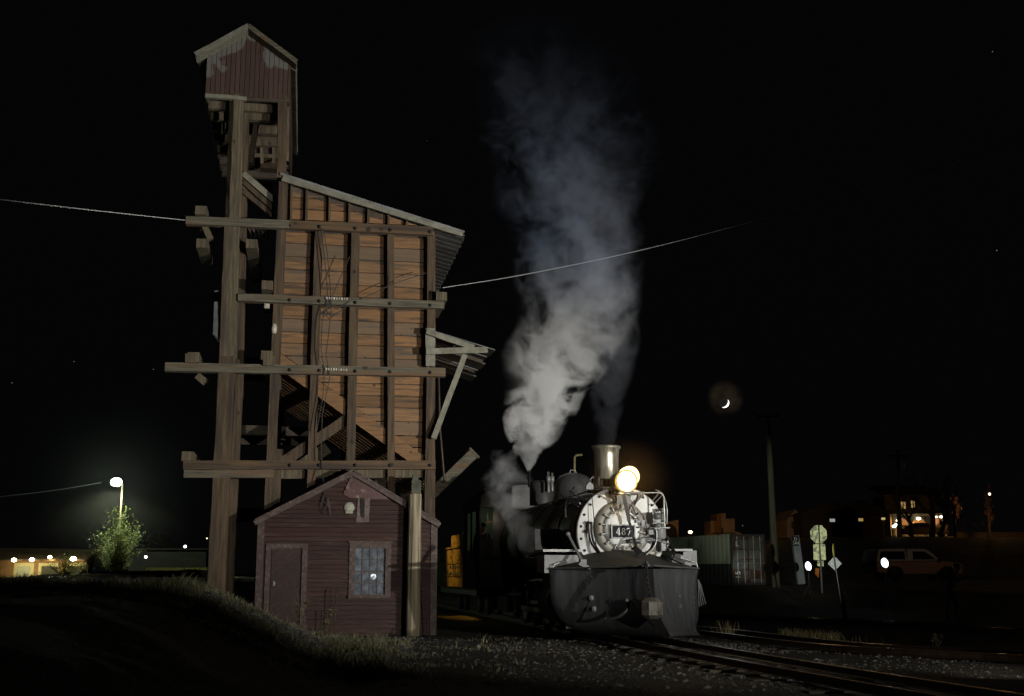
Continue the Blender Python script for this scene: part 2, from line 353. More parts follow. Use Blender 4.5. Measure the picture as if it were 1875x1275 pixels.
while n < 26000:
    y = random.uniform(15.5, 26.5); x = random.uniform(-11.5, .2)
    foot = -1.9 - (y - 16) * .14; d = foot - x
    p = .05
    if d > -1.5: p = .55 * math.exp(-((d - .1) / .9) ** 2) + (.75 if d > 3.0 and y > 21.5 else 0) + (.35 if d > 1.4 else 0)
    if noise.noise(Vector((x * 1.1, y * 1.1, 2))) < .05 - p * .5: continue
    if random.random() > p + .02: continue
    blade(gb, x, y, random.uniform(.04, .15) * (1.25 if p > .4 else .8) * (.5 + 1.5 * max(0, noise.noise(Vector((x * 2.3, y * 2.3, 5))) + .3)), 1.1); n += 1
tag(gb.build('mound_grass', gr_m), 'short dry grass on the mound and round the shed', 'grass', kind='stuff')
gy = MB()
fr_t = [(1380, 1160), (1430, 1168), (1500, 1172), (1535, 1172)]
for i in range(1500):
    px = random.choice([random.uniform(1430, 1535), random.uniform(1430, 1535), random.uniform(1436, 1540), random.uniform(1540, 1680)])
    if px > 1540 and random.random() > .16: continue
    p = at(px, 1170 + (px - 1430) * .045 + random.uniform(-4, 3), 10); d = ray(px, 1171 + (px - 1430) * .05 + random.uniform(-3, 4)); tt = -EYE / d.z; q = Vector((0, 0, EYE)) + d * tt
    blade(gy, q.x, q.y, random.uniform(.06, .2) * random.choice([1, 1, 1.4]), .6)
for cx in (1330, 1334, 1666, 1672):
    d = ray(cx, 1166 if cx < 1400 else 1185); q = Vector((0, 0, EYE)) + d * (-EYE / d.z)
    for k in range(40): blade(gy, q.x + random.gauss(0, .10), q.y + random.gauss(0, .1), random.uniform(.1, .42), .6)
tag(gy.build('straw_grass', gr_y), 'pale straw grass growing between the far rails', 'grass', kind='stuff')
def weed(px, D, h, label, seed, lean=.0):
    rr = random.Random(seed); d = ray(px, 1100); x = (Vector((0, 0, EYE)) + d * (D / d.y)).x; z = gh(x, D)
    r_ = empty('weed', (x, D, z - .03), 0, label, 'weed', 'tall dry weeds in the yard')
    s = MB(); lf = MB()
    for k in range(7):
        a = rr.uniform(0, 6.28); L_ = h * rr.uniform(.5, 1); p = [Vector((0, 0, 0))]
        dr = Vector((math.cos(a) * .22 + lean, math.sin(a) * .22, 1)).normalized()
        for j in range(5): p.append(p[-1] + (dr + Vector((rr.uniform(-.12, .12), rr.uniform(-.12, .12), 0))) * L_ / 5)
        s.tube(p, [.006, .005, .004, .004, .003, .002], 4)
        for j in range(10):
            c = p[2 + j % 4]; b = Vector((rr.uniform(-1, 1), rr.uniform(-1, 1), rr.uniform(0, 1))) * .06
            lf.add([c, c + b + Vector((.01, 0, .01)), c + b * 1.6, c + b + Vector((-.01, 0, -.01))], [(0, 1, 2, 3)])
    s.build('stem', weed_m, r_); lf.build('leaves', weed_m, r_)
weed(552, 24.6, .95, 'tall bushy dry weed growing at the foot of the plank door', 1)
weed(600, 25.5, .6, 'low dry weed between the mound and the shed window', 2)
weed(1704, 21.4, .5, 'lone leaning weed stalk at the far right beside the rails', 3, .35)
# ------------------------------------------------------------------ railway tracks
tie_m = M('old dark sleeper wood', (.085, .068, .05), (.04, .033, .026), 3, .9, .5, (1, 1, 1), .3)
def offs(pts, d):
    o = []
    for i, p in enumerate(pts):
        t_ = (Vector(pts[min(i + 1, len(pts) - 1)]) - Vector(pts[max(i - 1, 0)])); t_.z = 0; t_.normalize()
        o.append(Vector(p) + Vector((-t_.y, t_.x, 0)) * d)
    return o
def smooth(pts, n=10):
    P = [Vector(p) for p in pts]; o = []
    for i in range(len(P) - 1):
        p0, p1, p2, p3 = P[max(i - 1, 0)], P[i], P[i + 1], P[min(i + 2, len(P) - 1)]
        for k in range(n):
            t_ = k / n
            o.append(.5 * ((2 * p1) + (p2 - p0) * t_ + (2 * p0 - 5 * p1 + 4 * p2 - p3) * t_ ** 2 + (-p0 + 3 * p1 - 3 * p2 + p3) * t_ ** 3))
    return o + [P[-1]]
def sweep(mb, pts, prof):
    m = len(prof); vs = []; fs = []
    for i, p in enumerate(pts):
        t_ = (pts[min(i + 1, len(pts) - 1)] - pts[max(i - 1, 0)]); t_.z = 0; t_.normalize(); s = Vector((-t_.y, t_.x, 0))
        vs += [p + s * a + Vector((0, 0, b)) for a, b in prof]
    for i in range(len(pts) - 1):
        for k in range(m): fs.append((i * m + k, i * m + (k + 1) % m, (i + 1) * m + (k + 1) % m, (i + 1) * m + k))
    fs += [tuple(range(m))[::-1], tuple((len(pts) - 1) * m + k for k in range(m))]
    mb.add(vs, fs)
RAIL = [(-.055, 0), (.055, 0), (.055, .012), (.012, .03), (.012, .085), (.03, .095), (.03, .112), (-.03, .112), (-.03, .095), (-.012, .085), (-.012, .03), (-.055, .012)]
HEAD = [(-.026, .1125), (.026, .1125), (.022, .119), (-.022, .119)]
def track(pts, gauge, label, z=0.0, ties=True, n=10, group='railway tracks in the yard'):
    P = smooth(pts, n); r_ = empty('railway_track', P[0], 0, label, 'railway track', group); o0 = P[0].copy()
    P = [p - o0 for p in P]
    for s in (-1, 1):
        q = offs(P, s * gauge / 2); a = MB(); sweep(a, q, RAIL); ra = a.build('rail', rust_m, r_)
        b = MB(); sweep(b, q, HEAD); b.build('rail_head', railtop, ra)
    if ties:
        tm = MB(); acc = 0
        for i in range(1, len(P)):
            seg = (P[i] - P[i - 1]); acc += seg.length
            if acc > .55:
                acc = 0; a = math.atan2(seg.y, seg.x) + random.uniform(-.04, .04)
                tm.box(P[i] + Vector((0, 0, -.085)), (.2, 1.75 * random.uniform(.95, 1.05), .11), Matrix.Rotation(a, 3, 'Z'))
        o = tm.build('sleepers', tie_m, r_); o['kind'] = 'stuff'
    return r_
A = R(11.0); LO = Vector((2.34, 24.8, 0)); LF = Frame(2.34, 24.8, A); LOCO_Z = .08
pt = []
for s in range(-46, 9, 3): q = LO + LF.V * (-s) * 1.0; pt.append(q)
pts = [LF.w(0, v, .05) for v in range(48, -1, -3)] + [(2.98, 21.4, .05), (3.63, 18.2, .05), (4.32, 15.1, .05), (5.05, 12.0, .05), (5.9, 8.8, .05)]
track(pts, .914, 'rusty narrow gauge track under the plough, running to the lower right', n=8)
def gpt(px, py, z=.1):
    d = ray(px, py); t_ = (z - EYE) / d.z; return Vector((0, 0, EYE)) + d * t_
a_ = [gpt(1180, 1148), gpt(1300, 1158), gpt(1450, 1176), gpt(1600, 1190), gpt(1860, 1204), gpt(1960, 1210)]
track([Vector((p.x, p.y + .45, .04)) for p in a_], .914, 'dark siding with straw grass growing between its rails', n=12)
a_ = [gpt(1290, 1127), gpt(1400, 1132), gpt(1530, 1137), gpt(1700, 1146), gpt(1900, 1156)]
track([Vector((p.x, p.y + .45, .03)) for p in a_], .914, 'faint far track on the right behind the straw grass', n=16)
# raised track on the embankment at the far left, its rail tops catching the lamp
def lift(px, py, D): return at(px, py, D)
e1 = [lift(-60, 1098, 20), lift(37, 1073, 24), lift(100, 1060.5, 30), lift(165, 1050.5, 40), lift(240, 1051.5, 46), lift(340, 1054, 50)]
e2 = [lift(-30, 1068, 30), lift(37, 1058.5, 34), lift(90, 1051.5, 42), lift(140, 1053, 50), lift(200, 1056, 55)]
rt = empty('railway_track', (-10, 40, 1.0), 0, 'curved raised track on the left embankment, its rails catching the lamp', 'railway track', 'railway tracks in the yard')
for e_ in (e1, e2):
    q = [p - Vector((-10, 40, 1.0)) - Vector((0, 0, .119)) for p in smooth(e_, 8)]
    a = MB(); sweep(a, q, RAIL); ra = a.build('rail', rust_m, rt); b = MB(); sweep(b, q, HEAD); b.build('rail_head', railtop, ra)
    c = MB(); sweep(c, q, [(-.3, -.9), (.3, -.9), (.2, 0), (-.2, 0)]); c.build('rail_bed', tie_m, rt)
# ------------------------------------------------------------------ coaling tower
TO = (-1.97, 28.5); TA = R(10); TF = Frame(TO[0], TO[1], TA)
tw = empty('coaling_tower', (TO[0], TO[1], 0), TA, 'tall red brown wooden coaling tower with a gabled headhouse on a high leg', 'tower')
def P3(px, py, v): u, z = TF(px, py, v); return Vector((u, v, z))
def bar(name, p, q, v, wpx, d, m, par=tw, jit=.006, sc_=75.5):
    b = MB(); b.timber(P3(p[0], p[1], v), P3(q[0], q[1], v), wpx / sc_, d, jit=jit); return b.build(name, m, par)
def rows(poly, rh, v, t, z_off=0, m=plank, name='plank_wall', par=tw, ragged=0, tilt=0):
    zs = [p[1] for p in poly]; z = min(zs) - random.uniform(0, rh * .5); b = MB()
    while z < max(zs):
        h = rh * random.uniform(.9, 1.12) if ragged else rh
        P = clipband(poly, z + .013, z + h - .012)
        if len(P) > 2:
            dv = random.uniform(-.012, .012) if ragged else 0
            if ragged:
                um = max(p[0] for p in P); e = random.choice([0, 0, .07, .10]); P = [(p[0] - e * (abs(p[0] - um) < .01), p[1]) for p in P]
            b.prism(P, v + dv, v + dv + t)
        z += h
    return b.build(name, m, par)
def uz(*pts, v=0): return [TF(x, y, v) for x, y in pts]
# plank walls (upper wedge, main hopper wall)
rows(uz((516, 336), (800, 424), (800, 432), (516, 420), v=.12), .30, .12, .05, ragged=1)
rows(uz((509, 425), (781, 436), (783, 838), (720, 795), (575, 690), (507, 641), v=.12), .31, .12, .05, ragged=1)
rows(uz((517, 326), (700, 383), (700, 404), (517, 345), v=.115), .18, .10, .02, m=dark_w, name='frieze_board')
# dark hopper interior behind the planks so the sky does not show between boards
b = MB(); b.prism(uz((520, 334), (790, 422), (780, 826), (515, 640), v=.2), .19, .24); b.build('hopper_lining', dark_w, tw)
# back-going right side wall of the hopper (boards run front to back)
b = MB(); uR, zt = TF(783, 432, .1); _, zb = TF(783, 836, .1)
z = zb
while z < zt - .05:
    h = .31 * random.uniform(.95, 1.05); b.box((uR - .03 + random.uniform(-.01, .01), 3.9, z + h / 2), (.05, 7.3, h - .012)); z += h
b.build('side_wall', plank, tw)
b = MB(); uL, _ = TF(512, 500, .1)
b.box((uL + .1, 3.9, (zt + zb) / 2 + .8), (.06, 7.2, zt - zb - 1.6)); b.build('side_wall', dark_w, tw)
# sloping hopper edge band and the open-jointed floor boards that run back under it
bar('hopper_edge', (500, 653), (786, 857), .05, 25, .08, plank)
b = MB()
for k in range(12):
    vv = .42 + k * .17
    p = P3(505, 655, vv * 0 + .05); q = P3(786, 857, .05); p.y = q.y = vv; p.z -= .20 + .052 * k; q.z -= .20 + .052 * k
    b.timber(p, q, .042, .08, jit=.003)
b.build('hopper_floor', plank, tw)
b = MB(); p = P3(505, 655, .05); q = P3(786, 857, .05)
for k in range(9):
    b.timber(p + Vector((0, 2.6 + k * .5, .05)), q + Vector((0, 2.6 + k * .5, .05)), .06, .44, jit=.003)
b.build('hopper_floor', dark_w, tw)
# front uprights
zg = -.1
def upright(px_top, ytop, px_bot, ybot, wpx, v, d, m, name='post'):
    return bar(name, (px_top, ytop), (px_bot, ybot), v, wpx, d, m)
upright(520, 318, 493, 934, 17, -.02, .26, post_m)
upright(584, 424, 569, 905, 15, -.02, .24, post_m)
upright(651, 428, 641, 872, 16, -.02, .24, post_m)
upright(715, 431, 716, 905, 13, -.02, .24, post_m)
upright(789, 432, 788, 1000, 15, -.02, .26, post_m)
b = MB(); u, z = TF(789, 600, -.02); b.timber((u, -.02, z), (u, -.02, -.1), .2, .25); b.build('post', post_m, tw)
u, z = TF(505, 900, -.02); b = MB(); b.timber((u, -.02, z + 1), (u, -.02, -.1), .22, .24); b.build('post', post_m, tw)
# short studs in the upper wedge
for px, yt in ((534, 336), (562, 346), (604, 359), (640, 370), (675, 381), (712, 393), (745, 403)):
    bar('stud', (px, yt), (px - 1, 412 + (px - 517) * .045), .03, 4, .16, post_m)
# long horizontal beams bolted across the front
def hbeam(p, q, wpx, m, v=-.22, d=.2):
    o = bar('beam', p, q, v, wpx, d, m)
    b = MB()
    for px in (530, 584, 650, 714, 787):
        if p[0] < px < q[0]:
            f = (px - p[0]) / (q[0] - p[0]); c = P3(px, p[1] + (q[1] - p[1]) * f, v - d / 2 - .01)
            b.lathe([(.0, -.02), (.035, -.02), (.045, 0), (.045, .012)], c, 'Y', 8)
    if b.v: b.build('bolt', blackm, o)
    return o
hbeam((341, 405), (530, 413), 15, beam_m)
hbeam((512, 412), (793, 425), 16, beam_r, v=-.17)
hbeam((436, 546), (813, 560), 14, beam_m)
hbeam((303, 673), (815, 683), 16, beam_m)
hbeam((336, 852), (797, 852), 15, beam_r)
bar('beam', (337, 868), (500, 868), -.18, 14, .18, beam_m)
bar('beam', (500, 868), (790, 866), .1, 18, .16, post_g)
# white insulator racks on two beams
wh = M('glazed white insulators', (.62, .58, .48), (.4, .36, .3), 9, .4, .1)
for (px, py) in ((598, 546), (597, 676)):
    r_ = MB(); n_ = 9
    for k in range(n_):
        c = P3(px + k * 4.6, py + k * .2, -.36); r_.lathe([(0, -.03), (.022, -.03), (.03, -.01), (.018, 0), (.03, .01), (.022, .03), (0, .03)], c, 'Z', 8)
    r_.build('insulator_rack', wh, tw)
# the big elevator leg at the left: a boxed column of heavy timbers
def leg(x0t, x1t, yt, x0b, x1b, yb, v, m, name='leg_column', rnd=False):
    b = MB(); p0, p1 = P3(x0t, yt, v), P3(x1t, yt, v); q0 = P3(x0b, yb, v); q1 = P3(x1b, yb, v)
    n_ = 12; vs = []; fs = []
    for i in range(n_ + 1):
        f = i / n_; a = p0.lerp(q0, f); c = p1.lerp(q1, f); j = lambda: random.uniform(-.012, .012)
        w3 = (c - a).length * (.30 if rnd else .04); e3 = .12 if rnd else .02; X = Vector((1, 0, 0))
        vs += [a + X * w3 + Vector((j(), -.2 + j(), 0)), c - X * w3 + Vector((j(), -.2 + j(), 0)), c + Vector((0, -.2 + e3, 0)), c + Vector((0, .2 - e3, 0)), c - X * w3 + Vector((0, .2, 0)), a + X * w3 + Vector((0, .2, 0)), a + Vector((0, .2 - e3, 0)), a + Vector((0, -.2 + e3, 0))]
    for i in range(n_):
        for k in range(8): fs.append((i * 8 + k, i * 8 + (k + 1) % 8, i * 8 + 8 + (k + 1) % 8, i * 8 + 8 + k))
    b.add(vs, fs); return b.build(name, m, tw)
leg(421, 447, 178, 412, 441, 410, -.05, post_g, rnd=True)
leg(411, 440, 410, 402, 432, 660, -.06, post_g)
leg(402, 431, 655, 377, 411, 1112, -.07, post_m)
leg(441, 456, 210, 430, 445, 730, .5, post_m)
leg(430, 444, 730, 410, 426, 1100, .55, post_m)
b = MB(); u, z = TF(394, 1112, -.07); b.box((u, 0, .0), (.5, .5, .5)); b.build('leg_foot', post_m, tw)
# second headhouse post (right) down to the roof of the hopper
leg(509, 526, 180, 507, 524, 330, -.05, post_m)
leg(524, 530, 190, 523, 529, 300, .25, post_g)
# rear rows of posts and the beams that tie them, shade put in as darker timber further back
for px in (505, 580, 650, 715, 788):
    for v in (2.6, 5.0, 7.3):
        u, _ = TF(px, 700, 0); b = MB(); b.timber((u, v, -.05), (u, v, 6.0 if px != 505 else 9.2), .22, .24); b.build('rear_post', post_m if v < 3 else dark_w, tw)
for v in (2.6, 5.4): 
    u, _ = TF(405, 700, 0); b = MB(); b.timber((u, v, .8), (u, v, 13.0), .26, .26); b.build('rear_post', post_g, tw)
for px, py, ln in ((370, 392, 1.0), (372, 452, 1.1), (462, 453, 3), (356, 658, 1.2), (352, 660, .8), (490, 528, 2.2), (346, 838, 1.3), (489, 655, 3.5), (806, 548, 1.5), (493, 665, 2.5)):
    u, z = TF(px, py, -.1); b = MB(); b.timber((u, -.42, z), (u, ln, z - .02), .27, .22, ref=(0, 0, 1)); b.build('cross_beam', post_g, tw)
for zz in (2.95, 5.1, 6.9):
    for v in (2.7, 5.1):
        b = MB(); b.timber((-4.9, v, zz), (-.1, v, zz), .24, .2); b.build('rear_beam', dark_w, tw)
# props hanging under the outer cross beams
bar('hanger', (375, 415), (386, 440), .1, 11, .2, post_g); bar('hanger', (361, 688), (377, 702), .2, 13, .2, post_g)
# grey counterweight box behind the leg
b = MB(); p = P3(395, 535, .9); q = P3(395, 622, .9); b.prism(uz((388, 540), (391, 533), (402, 531), (403, 612), (400, 622), (387, 607), v=.9), .9, 1.35); b.build('counterweight', greyi, tw)
# little wall lamps / camera on the left post
b = MB(); c = P3(489, 561, -.2); b.box(c, (.12, .1, .11)); b.box(c + Vector((0, -.06, 0)), (.075, .02, .065)); o = b.build('security_camera', wh, tw)
b = MB(); c = P3(502, 602, -.25); b.lathe([(0, -.12), (.05, -.12), (.07, 0), (.05, .11), (0, .12)], c, 'Z', 10); b.build('wall_light', wh, tw)
# diagonal plank chute from the leg to the hopper top
b = MB()
b.prism(uz((446, 314), (500, 363), (500, 400), (446, 352), v=.35), .35, .42); o = b.build('enclosed_chute', post_g, tw)
bar('chute_board', (445, 318), (502, 368), .28, 11, .1, pale_m); bar('chute_board', (445, 334), (502, 384), .28, 8, .1, post_m); bar('chute_board', (444, 350), (502, 397), .28, 8, .1, post_m)
b = MB(); b.prism(uz((470, 333), (500, 333), (500, 352), (484, 352), v=1.6), 1.6, 1.8); b.build('chute_board', beam_m, tw)
for k in range(5): bar('stair_tread', (449 + k * 8, 412 + k * 1.5), (459 + k * 8, 428 + k * 1.2), .8, 4, .5, dark_w)
# main sloping roof
b = MB(); p = P3(514, 316, -.3); q = P3(851, 423, -.3); L7 = 7.6
b.slab(p, q, q + Vector((0, L7, 0)), p + Vector((0, L7, 0)), .06); b.build('roof', roof_m, tw)
bar('fascia_board', (517, 327), (847, 429), -.26, 10, .06, pale_m)
b = MB()
k = 0
vv = -.2
e0 = P3(796, 407, -.3)
while vv < L7 - .35:
    s = .19; b.box(((e0.x + q.x) / 2, vv + s / 2, (e0.z + q.z) / 2 - .09 - .006 * (k % 2)), ((q.x - e0.x) * 1.06 + .03 * (k % 3), s - .012, .03), Matrix.Rotation(math.atan2(-(q.z - e0.z), q.x - e0.x), 3, 'Y')); vv += s; k += 1
b.build('eave_boards', under_m, tw)
# headhouse
hh_v = -.25
D6 = 6.3
b = MB(); W = TF
wl, wb = W(376, 173, hh_v); wr, wb2 = W(528, 184, hh_v); pk = W(453, 60, hh_v); el = W(376, 105, hh_v); er = W(528, 117, hh_v)
poly = [(wl, (wb + wb2) / 2), (wr, (wb + wb2) / 2), (wr, er[1]), pk, (wl, el[1])]
zb_ = (wb + wb2) / 2
u = wl; b = MB(); k = 0
while u < wr - .01:
    s = min(.118, wr - u); P = cutu(cutu(poly, u, 1), u + s - .012, -1)
    if len(P) > 2: b.prism(P, hh_v + (.004 * (k % 3)), hh_v + .05)
    u += .118; k += 1
hw = b.build('headhouse_wall', paint_r.copy(), tw)
hm = hw.data.materials[0]; hm.name = 'red boards with flaked primer under the eaves'; t = hm.node_tree; bs = t.nodes['Principled BSDF']; lk = bs.inputs['Base Color'].links[0]; src = lk.from_socket
tch = N(t, 'ShaderNodeTexCoord'); sx_ = N(t, 'ShaderNodeSeparateXYZ'); t.links.new(tch.outputs['Object'], sx_.inputs[0])
au = N(t, 'ShaderNodeMath', operation='SUBTRACT'); au.inputs[1].default_value = pk[0]; t.links.new(sx_.outputs[0], au.inputs[0]); ab = N(t, 'ShaderNodeMath', operation='ABSOLUTE'); t.links.new(au.outputs[0], ab.inputs[0])
sl_ = (pk[1] - el[1]) / (pk[0] - wl); rl_ = N(t, 'ShaderNodeMath', operation='MULTIPLY_ADD'); rl_.inputs[1].default_value = sl_; t.links.new(ab.outputs[0], rl_.inputs[0]); t.links.new(sx_.outputs[2], rl_.inputs[2])
nh = N(t, 'ShaderNodeTexNoise'); nh.inputs['Scale'].default_value = 1.5; nh.inputs['Detail'].default_value = 3; t.links.new(tch.outputs['Object'], nh.inputs['Vector'])
ah = N(t, 'ShaderNodeMath', operation='MULTIPLY_ADD'); ah.inputs[1].default_value = 1.7; t.links.new(nh.outputs[0], ah.inputs[0]); t.links.new(rl_.outputs[0], ah.inputs[2])
mh = N(t, 'ShaderNodeMapRange'); mh.inputs[1].default_value = pk[1] - .24 + .85; mh.inputs[2].default_value = pk[1] - .19 + .85; t.links.new(ah.outputs[0], mh.inputs[0])
xh = N(t, 'ShaderNodeMix', data_type='RGBA'); t.links.new(mh.outputs[0], xh.inputs[0]); t.links.new(src, xh.inputs[6]); xh.inputs[7].default_value = (.15, .14, .125, 1); t.links.new(xh.outputs[2], bs.inputs['Base Color'])
b = MB(); b.prism(poly, hh_v + .05, hh_v + .08); b.build('headhouse_lining', dark_w, tw)
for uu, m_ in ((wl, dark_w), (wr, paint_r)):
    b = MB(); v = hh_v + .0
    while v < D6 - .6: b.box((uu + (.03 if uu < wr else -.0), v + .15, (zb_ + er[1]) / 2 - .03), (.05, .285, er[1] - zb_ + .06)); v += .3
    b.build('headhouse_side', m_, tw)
b = MB(); b.prism(poly, D6 - .7, D6 - .65); b.build('headhouse_wall', dark_w, tw)
bar('sill_beam', (376, 176), (452, 182), -.24, 7, .12, pale_m); bar('sill_beam', (452, 183), (528, 186), -.24, 4, .10, dark_w)
# roof of the headhouse: two slabs with a boarded soffit at the front
rv = -.62
pl = P3(358, 96, rv); pp = P3(455, 43, rv); pr = P3(543.5, 109, rv)
for a, c, nm in ((pl, pp, 'l'), (pp, pr, 'r')):
    b = MB(); b.slab(a, c, c + Vector((0, D6 + .3, 0)), a + Vector((0, D6 + .3, 0)), .05); b.build('headhouse_roof', roof_m, tw)
    b = MB(); n_ = 20
    for i in range(n_):
        f0, f1 = i / n_, (i + .93) / n_; A0 = a.lerp(c, f0) - Vector((0, -.02, .1)); A1 = a.lerp(c, f1) - Vector((0, -.02, .1))
        b.slab(A0, A1, A1 + Vector((0, .36, -.0)), A0 + Vector((0, .36, 0)), .02)
    b.build('soffit', pale_m if nm == 'l' else beam_m, tw)
    b = MB(); b.timber(a - Vector((0, .01, .07)), c - Vector((0, .01, .07)), .12, .03); b.build('fascia_board', pale_m if nm == 'l' else beam_m, tw)
b = MB(); v = -.2; k = 0
while v < D6 - .5:
    b.box((pr.x - .20, v + .14, pr.z - .00 + .004 * (k % 2)), (.44, .262, .03), Matrix.Rotation(math.atan2(-(pr.z - pp.z), pr.x - pp.x), 3, 'Y')); v += .28; k += 1
b.build('eave_boards', beam_m, tw)
b = MB(); b.timber((pr.x + .005, -.6, pr.z - .03), (pr.x + .005, D6 - .35, pr.z - .03), .03, .09, jit=0); b.build('drip_edge', pale_m, tw)
# underside framing and hoist gear below the headhouse
for v in (.2, .95, 1.7, 2.5, 3.4, 4.3, 5.3):
    b = MB(); b.timber((wl + .05, v, zb_ - .1), (wr - .05, v, zb_ - .1), .2, .16); b.build('floor_joist', post_g if v < 3 else dark_w, tw)  # deeper joists take darker timber for the shade
b = MB(); v = .3
while v < 5.5: b.box(((wl + wr) / 2 - .0, v, zb_ + .03), (wr - wl - .1, .2, .03)); v += .24
b.build('floor_boards', dark_w, tw)
bar('cross_tie', (447, 214), (515, 218), .35, 14, .14, post_g); bar('cross_tie', (447, 262), (515, 262), 2.4, 16, .14, post_g)
bar('wall_board', (386, 192), (405, 186), .7, 30, .06, post_g); bar('wall_board', (392, 214), (402, 212), .9, 20, .1, post_m)
bar('wall_board', (462, 196), (505, 186), 1.0, 26, .06, beam_m)
b = MB()
for k in range(3): b.box(P3(480 + k * 3, 246 + 20 * k, 3.2), (.62, .08, .1)); 
b.timber(P3(478, 236, 3.2), P3(480, 300, 3.2), .08, .08); b.timber(P3(500, 236, 3.2), P3(501, 300, 3.2), .08, .08); b.build('ladder', post_g, tw)
b = MB(); c = P3(488, 278, 3.6); b.lathe([(.32, -.06), (.32, .06)], c, 'Y', 16); b.lathe([(.05, -.2), (.05, .2)], c, 'Y', 8); b.box(c + Vector((.1, .3, -.3)), (.5, .4, .3)); b.build('hoist_gear', rust_m, tw)
bar('brace', (398, 240), (420, 222), 1.6, 18, .12, post_g); bar('brace', (400, 262), (420, 250), 2.6, 18, .12, post_g)
bar('brace', (458, 300), (470, 225), 1.2, 11, .12, post_g)
# crossing braces in the open bays below
bar('brace', (516, 848), (636, 768), .12, 19, .16, post_m)
bar('brace', (548, 856), (600, 820), .9, 22, .16, post_g); bar('brace', (716, 815), (770, 846), .7, 15, .14, beam_m)
# lower canopy on the track side
b = MB(); p = P3(780, 601, -.3); q = P3(907, 640, -.3)
for k in range(5):
    a0 = p + Vector((0, k * .82, -.02 * k)); a1 = q + Vector((-.0 - .08 * (k % 2), k * .82, -.03 * k)); b.slab(a0, a1, a1 + Vector((0, .84, 0)), a0 + Vector((0, .84, 0)), .03)
b.build('canopy_roof', under_m, tw)
bar('canopy_rafter', (781, 607), (868, 637), -.28, 10, .06, pale_m); bar('canopy_beam', (780, 644), (893, 641), -.33, 11, .06, pale_m); bar('canopy_brace', (851, 650), (794, 803), -.36, 10, .06, pale_m)
for v in (1.2, 2.6): b = MB(); b.timber(p + Vector((0, v, -.1)), q + Vector((-.15, v, -.1)), .1, .06); b.build('canopy_rafter', dark_w, tw)
b = MB(); b.prism(uz((779, 601), (797, 601), (797, 670), (780, 670), v=-.2), -.19, -.165); b.build('canopy_board', pale_m, tw)
b = MB(); b.tube([P3(803, 690, .6), P3(806, 790, .6), P3(814, 884, .6)], .03, 6); b.build('pull_rod', rust_m, tw)
# coal chute trough sticking out over the track
p = P3(790, 915, 1.2); q = P3(869, 838, .9); b = MB()
ax = (q - p).normalized(); sd = Vector((0, 1, 0)); up = ax.cross(sd); up = up if up.z > 0 else -up
b.timber(p, q, .05, .62, jit=0); b.timber(p + sd * -.32 + up * .1, q + sd * -.32 + up * .1, .26, .04, jit=.002); b.timber(p + sd * .32 + up * .1, q + sd * .32 + up * .1, .26, .04, jit=.002)
b.timber(q + up * .1 - sd * .36 + ax * .02, q + up * .1 + sd * .36 + ax * .02, .34, .05, ref=ax, jit=0); b.build('coal_chute', beam_m, tw)
# loose cables hanging down the front
cab_m = M('old cable', (.05, .045, .04), (.03, .028, .025), 5, .6, 0)
for pts_ in ([(592, 418), (600, 470), (604, 520), (607, 560), (603, 600), (597, 650), (604, 690), (590, 760), (588, 820), (590, 860), (594, 905)],
             [(589, 420), (597, 500), (600, 545), (590, 590), (588, 640), (594, 680), (592, 720), (580, 790)],
             [(640, 470), (618, 520), (604, 552)], [(604, 552), (598, 570), (606, 580), (620, 572), (634, 562)], [(600, 556), (594, 572), (602, 584), (612, 578)], [(606, 560), (616, 566), (628, 560), (640, 552)],
             [(780, 500), (720, 520), (660, 548)], [(594, 905), (588, 925), (592, 940), (600, 920), (596, 900), (592, 918), (604, 930), (606, 944), (600, 910)]):
    v = -.36 if pts_[0][1] < 900 else -.66
    b = MB(); b.tube([P3(x, y, v if y < 900 else -.66) for x, y in pts_], .011, 5); b.build('loose_cable', cab_m, tw)
# ------------------------------------------------------------------ red clapboard shed under the tower
SV = -.55
so_ = TF.w(0, SV, 0)
sh = empty('clapboard_shed', (so_.x, so_.y, 0), TA, 'dark red clapboard shed with a gable front built under the tower', 'shed')
def S3(px, py, v=0): u, z = TF(px, py, SV + v); return Vector((u, v, z))
def S2(px, py, v=0): u, z = TF(px, py, SV + v); return (u, z)
ul = S2(472, 1000)[0]; ur = S2(799, 1000)[0]; zel = S2(474, 947)[1]; zer = S2(799, 950)[1]; pkk = S2(647, 866)
gable = [(ul, -.05), (ur, -.05), (ur, zer), pkk, (ul, zel)]
hl, hzb = S2(648, 1090); hr, hzt = S2(706, 1004)
dl = S2(497, 1000)[0]; dr_ = S2(554, 1000)[0]; dzt = S2(520, 1004)[1]
b = MB(); z = -.05
while z < pkk[1]:
    h = .105; P = clipband(gable, z, z + h - .006)
    z += h
    if len(P) < 3: continue
    parts = [P]
    if z > hzb and z - h < hzt: parts = [cutu(P, hl, -1), cutu(P, hr, 1)]
    np_ = []
    for Q in parts:
        if z - h < dzt: np_ += [cutu(Q, dl, -1), cutu(Q, dr_, 1)]
        else: np_.append(Q)
    for Q in np_:
        if len(Q) < 3: continue
        zz = [p[1] for p in Q]; zlo, zhi = min(zz), max(zz); n_ = len(Q)
        vs = [(u, -.040 + .036 * ((zq - zlo) / max(zhi - zlo, 1e-5)), zq) for u, zq in Q] + [(u, .04, zq) for u, zq in Q]
        b.add(vs, [tuple(range(n_)), tuple(range(2 * n_ - 1, n_ - 1, -1))] + [(i, n_ + i, n_ + (i + 1) % n_, (i + 1) % n_) for i in range(n_)])
b.build('clapboard_wall', side_m, sh)
b = MB(); b.box((ul, 2.6, zel / 2 - .02), (.06, 5.1, zel)); b.build('side_wall', side_m, sh); b = MB(); b.box((ur, 2.6, zer / 2 - .02), (.06, 5.1, zer)); b.build('side_wall', side_m, sh)
